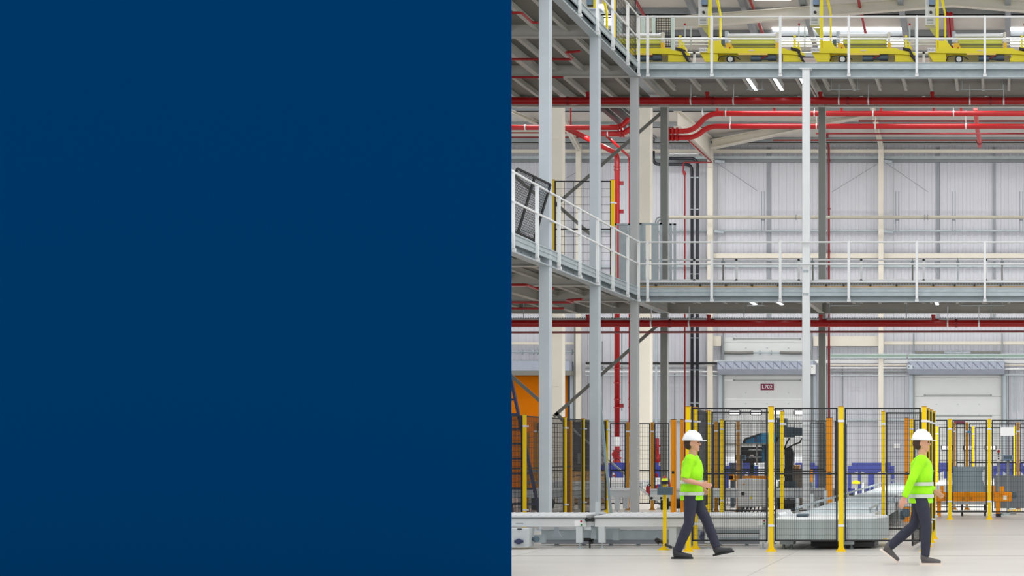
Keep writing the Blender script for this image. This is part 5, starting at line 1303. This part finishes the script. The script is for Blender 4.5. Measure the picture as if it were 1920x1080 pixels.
# ------------------------------------------------------------------ people
def person(label, base, feet, arms, vest_len, sleeve, boots, sole, yaw=0.0):
    """base: (x, y) under the pelvis; walking towards +x. Lateral: -y is the side towards the camera (right side)."""
    bx_, by_ = base
    t = thing('person', label, 'person', (bx_, by_, 0))
    V = lambda x, y, z: Vector((bx_ + x, by_ + y, z))
    hip = {-1: V(0, -.095, .94), 1: V(0, .095, .94)}
    sh = {-1: V(.01, -.185, 1.46), 1: V(.0, .185, 1.46)}
    b = MB()
    # torso, neck
    b.tube([V(0, 0, .88), V(-.01, 0, 1.0), V(0, 0, 1.15), V(.01, 0, 1.3), V(0, 0, 1.44), V(0, 0, 1.5)], [.12, .125, .115, .13, .11, .06], 16)
    for s in (-1, 1): b.tube([V(0, 0, 1.42), sh[s]], [.066, .056], 12)
    b.tube([V(-.005, 0, 1.46), V(.02, 0, 1.6)], [.058, .055], 14)
    # head with face turned to +x
    b.ell(V(.015, 0, 1.71), .098, .076, .118, 20, 14)
    b.ell(V(.045, 0, 1.645), .066, .056, .066, 16, 10)                  # jaw
    b.tube([V(.1, 0, 1.715), V(.125, 0, 1.685), V(.118, 0, 1.672)], [.012, .017, .014], 8)   # nose
    b.ell(V(.096, 0, 1.64), .02, .026, .008, 10, 6); b.ell(V(.095, 0, 1.625), .02, .023, .009, 10, 6)   # lips
    b.ell(V(.088, 0, 1.597), .024, .028, .02, 10, 6)                     # chin
    b.ell(V(.09, 0, 1.735), .022, .05, .012, 10, 6)                      # brow
    for s in (-1, 1):
        b.ell(V(.0, s*.08, 1.69), .02, .012, .034, 10, 8)                # ear
    # arms and hands
    for s in (-1, 1):
        el, wr, hd = arms[s]
        el = V(*el); wr = V(*wr); b.tube([sh[s], sh[s].lerp(el, .5), el, el.lerp(wr, .35), wr], [.058, .05, .04, .042, .029], 14)
        f = V(*hd) - wr; f.normalize()
        side = Vector((0, s, 0)) - f * f.dot(Vector((0, s, 0))); side.normalize()   # out of the back of the hand
        across = f.cross(side).normalized()
        if across.dot(Vector((1, 0, .3))) < 0: across = -across          # thumb side points forward/up
        palm = wr + f * .055
        for k in range(4):
            u = (k - 1.5) * .019; b.tube([wr + across * u * .6, palm + across * u, palm + f * .03 + across * u], [.017, .016, .013], 8)
        for k, L in enumerate((.062, .074, .08, .07)):
            u = (k - 1.5) * .0205; r0 = palm + f * .025 + across * u; p1 = r0 + f * L * .5 - side * .006; p2 = p1 + f * L * .36 - side * L * .3; p3 = p2 + f * L * .12 - side * L * .36
            b.tube([r0, p1, p2, p3], [.0098, .0095, .0088, .007], 8)
        r0 = wr + f * .025 + across * .028; b.tube([r0, r0 + f * .03 + across * .03, r0 + f * .062 + across * .036 - side * .01], [.013, .0115, .008], 8)
    # legs inside the trousers
    for s in (-1, 1):
        kn, an = feet[s][0], feet[s][1]; b.tube([hip[s], V(*kn), V(*an)], [.085, .05, .036], 12)
    from_mesh('body', fused(b, .0075, 2), skinm, t)
    # trousers
    tr = MB()
    tr.tube([V(0, 0, 1.0), V(0, 0, .9)], [.145, .15], 16)
    for s in (-1, 1):
        kn, an = V(*feet[s][0]), V(*feet[s][1])
        tr.tube([V(0, s*.07, .95), hip[s].lerp(kn, .3), kn, kn.lerp(an, .4), an + (kn - an).normalized() * .02], [.115, .1, .076, .076, .062], 16)
    from_mesh('trousers', fused(tr, .012, 3), trousm, t)
    # hi-vis top with sleeves
    v = MB(); zl = vest_len
    v.tube([V(0, 0, zl), V(0, 0, zl + .12), V(.0, 0, 1.12), V(.01, 0, 1.3), V(0, 0, 1.43), V(0, 0, 1.505)], [.172, .168, .155, .165, .145, .085], 20)
    for s in (-1, 1):
        v.ell(sh[s], .088, .075, .086, 14, 10)
        v.tube([V(0, s*.03, 1.41), sh[s] + Vector((0, -s*.02, -.01))], [.122, .09], 14)
        v.ell(V(.005, s*.06, 1.25), .15, .13, .2, 16, 10)
        el, wr, hd = arms[s]; el = V(*el); wr = V(*wr)
        if sleeve == 'short': v.tube([sh[s], sh[s].lerp(el, .55), sh[s].lerp(el, .95)], [.08, .07, .064], 14)
        else: v.tube([sh[s], sh[s].lerp(el, .5), el, el.lerp(wr, .5), el.lerp(wr, .96)], [.08, .07, .06, .056, .048], 14)
    vo = from_mesh('hi_vis_top', fused(v, .012, 4), lime, t)
    m = MB()
    for z, r in ((zl + .1, .173), (zl + .27, .167)):
        n = 28; ring = []
        for zz in (z - .025, z + .025):
            for i in range(n):
                a = 2*math.pi*i/n; ring.append(V(r*1.05*math.cos(a), max(r, .172)*1.12*math.sin(a), zz))
        m.add(ring, [(i, (i+1) % n, n+(i+1) % n, n+i) for i in range(n)], True)
    m.build('reflective_band', reflect, vo)
    # hair, eyes, helmet
    hm = MB(); hm.ell(V(-.012, 0, 1.705), .1, .084, .112, 18, 12); h_ = MB()
    h_.ell(V(-.03, 0, 1.7), .092, .083, .1, 18, 12); from_mesh('hair', fused(h_, .01, 2), hairm, t)
    for s in (-1, 1): MB().ell(V(.101, s*.032, 1.712), .012, .014, .01, 10, 8).build('eye', eyem, t)
    m = MB(); n = 28; prof = ((.128, 1.745), (.134, 1.755), (.128, 1.775), (.118, 1.81), (.096, 1.848), (.058, 1.872), (.002, 1.882))
    rings = []
    for r, z in prof:
        for i in range(n):
            a = 2*math.pi*i/n; rings.append(V(.01 + r*1.12*math.cos(a), r*.92*math.sin(a), z))
    m.add(rings, [(j*n+i, j*n+(i+1) % n, (j+1)*n+(i+1) % n, (j+1)*n+i) for j in range(len(prof)-1) for i in range(n)], True)
    hl = m.build('helmet', helmetm, t)
    m = MB(); pk = []
    for zz in (1.742, 1.752):
        for i in range(n):
            a = 2*math.pi*i/n; ex = max(0, math.cos(a))**1.5 * .065; pk.append(V(.01 + (.147 + ex)*math.cos(a), .125*math.sin(a), zz - ex*.12))
    m.add(pk, [tuple(reversed(range(n))), tuple(range(n, 2*n))] + [(i, (i+1) % n, n+(i+1) % n, n+i) for i in range(n)])
    m.build('helmet_brim', helmetm, hl)
    m = MB(); m.tube([V(-.1, 0, 1.83), V(-.04, 0, 1.885), V(.05, 0, 1.885), V(.11, 0, 1.835)], [.008, .012, .012, .008], 8); m.build('helmet_ridge', helmetm, hl)
    # footwear: heel on the ankle, toe direction given as pitch
    for s in (-1, 1):
        an = V(*feet[s][1]); pitch = feet[s][2]; cp, sp = math.cos(pitch), math.sin(pitch)
        def R(dx, dy, dz): return an + Vector((dx*cp + dz*sp, dy, -dx*sp + dz*cp))
        u = MB(); u.tube([R(-.005, 0, .07), R(-.01, 0, .01), R(-.015, 0, -.035)], [.056, .056, .05], 14)
        u.tube([R(-.05, 0, -.045), R(.03, 0, -.03), R(.12, 0, -.052), R(.19, 0, -.06), R(.22, 0, -.063)], [.036, .047, .042, .038, .025], 14)
        ft = from_mesh('boot' if boots is bootm else 'shoe', fused(u, .008, 3), boots, t)
        so = MB(); n = 20; ring = []
        for dz in (-.1, -.072):
            for i in range(n):
                a = 2*math.pi*i/n; c_ = math.cos(a); ring.append(R(.078 + .162*c_, (.046 if c_ > 0 else .038)*math.sin(a), dz))
        so.add(ring, [tuple(reversed(range(n))), tuple(range(n, 2*n))] + [(i, (i+1) % n, n+(i+1) % n, n+i) for i in range(n)])
        so.build('sole', sole, ft)
    t.scale = (.972, .972, .972)
    return t
# ankles sit 0.1 m above the sole
person('worker in lime short-sleeved top and white helmet walking right, left of the pair', (X_(1297, 25.7), 25.7),
       {-1: ((-.02, -.1, .53), (-.2, -.1, .1), 0.0), 1: ((.2, .1, .56), (.36, .1, .14), -.2)},
       {-1: ((-.06, -.27, 1.17), (.18, -.22, 1.1), (.27, -.2, 1.08)), 1: ((-.12, .26, 1.18), (.08, .25, 1.03), (.16, .24, .98))},
       .86, 'short', bootm, rubber)
person('worker in lime long-sleeved top and white helmet walking right beside the right corner post', (X_(1727, 24.4), 24.4),
       {-1: ((.08, -.1, .54), (.06, -.1, .1), 0.0), 1: ((-.1, .1, .55), (-.46, .1, .23), .65)},
       {-1: ((-.12, -.27, 1.18), (-.22, -.28, .94), (-.25, -.28, .86)), 1: ((.0, .27, 1.17), (.18, .24, 1.02), (.25, .23, .97))},
       .86, 'long', shoem, solem)

# ------------------------------------------------------------------ repeats carry a shared phrase
GROUPS = {'platform_column': 'steel columns carrying the platforms', 'portal_column': 'broad cream portal columns', 'wall_column': 'slim cream wall columns',
          'guard_rail': 'white guard rails on the platforms', 'platform_deck': 'galvanised platform decks', 'sprinkler_main': 'thick red sprinkler mains',
          'roof_beam': 'cream roof beams', 'roof_purlin': 'grey roof purlins', 'wall_beam': 'pale beams across the back wall', 'plastic_barrier': 'blue plastic barriers along the wall',
          'light_curtain_post': 'orange light curtain posts', 'sensor_post': 'slim sensor posts', 'drain_pipe': 'black drain pipes', 'strip_light': 'strip lights under the decks',
          'pipe_branch': 'short red uprights on the upper red run', 'rear_conveyor': 'pale conveyors behind the cell', 'person': 'workers in lime tops', 'film_rail': 'pale rails behind the yellow machines',
          'diagonal_brace': 'grey diagonal braces of the platforms', 'safety_fence': 'mesh safety fences on the floor', 'conduit_pipe': 'thin grey conduits', 'belt_conveyor': 'low front conveyors',
          'sprinkler_pipe': 'thin red sprinkler pipes', 'sprinkler_riser': 'vertical red pipes', 'bracing_rod': 'thin rods bracing the back wall', 'rail_stay': 'short stays on the wall rails'}
for o in list(COL.objects):
    if o.parent is None and 'category' in o and 'group' not in o:
        g = GROUPS.get(o.name.split('.')[0])
        if g: o['group'] = g
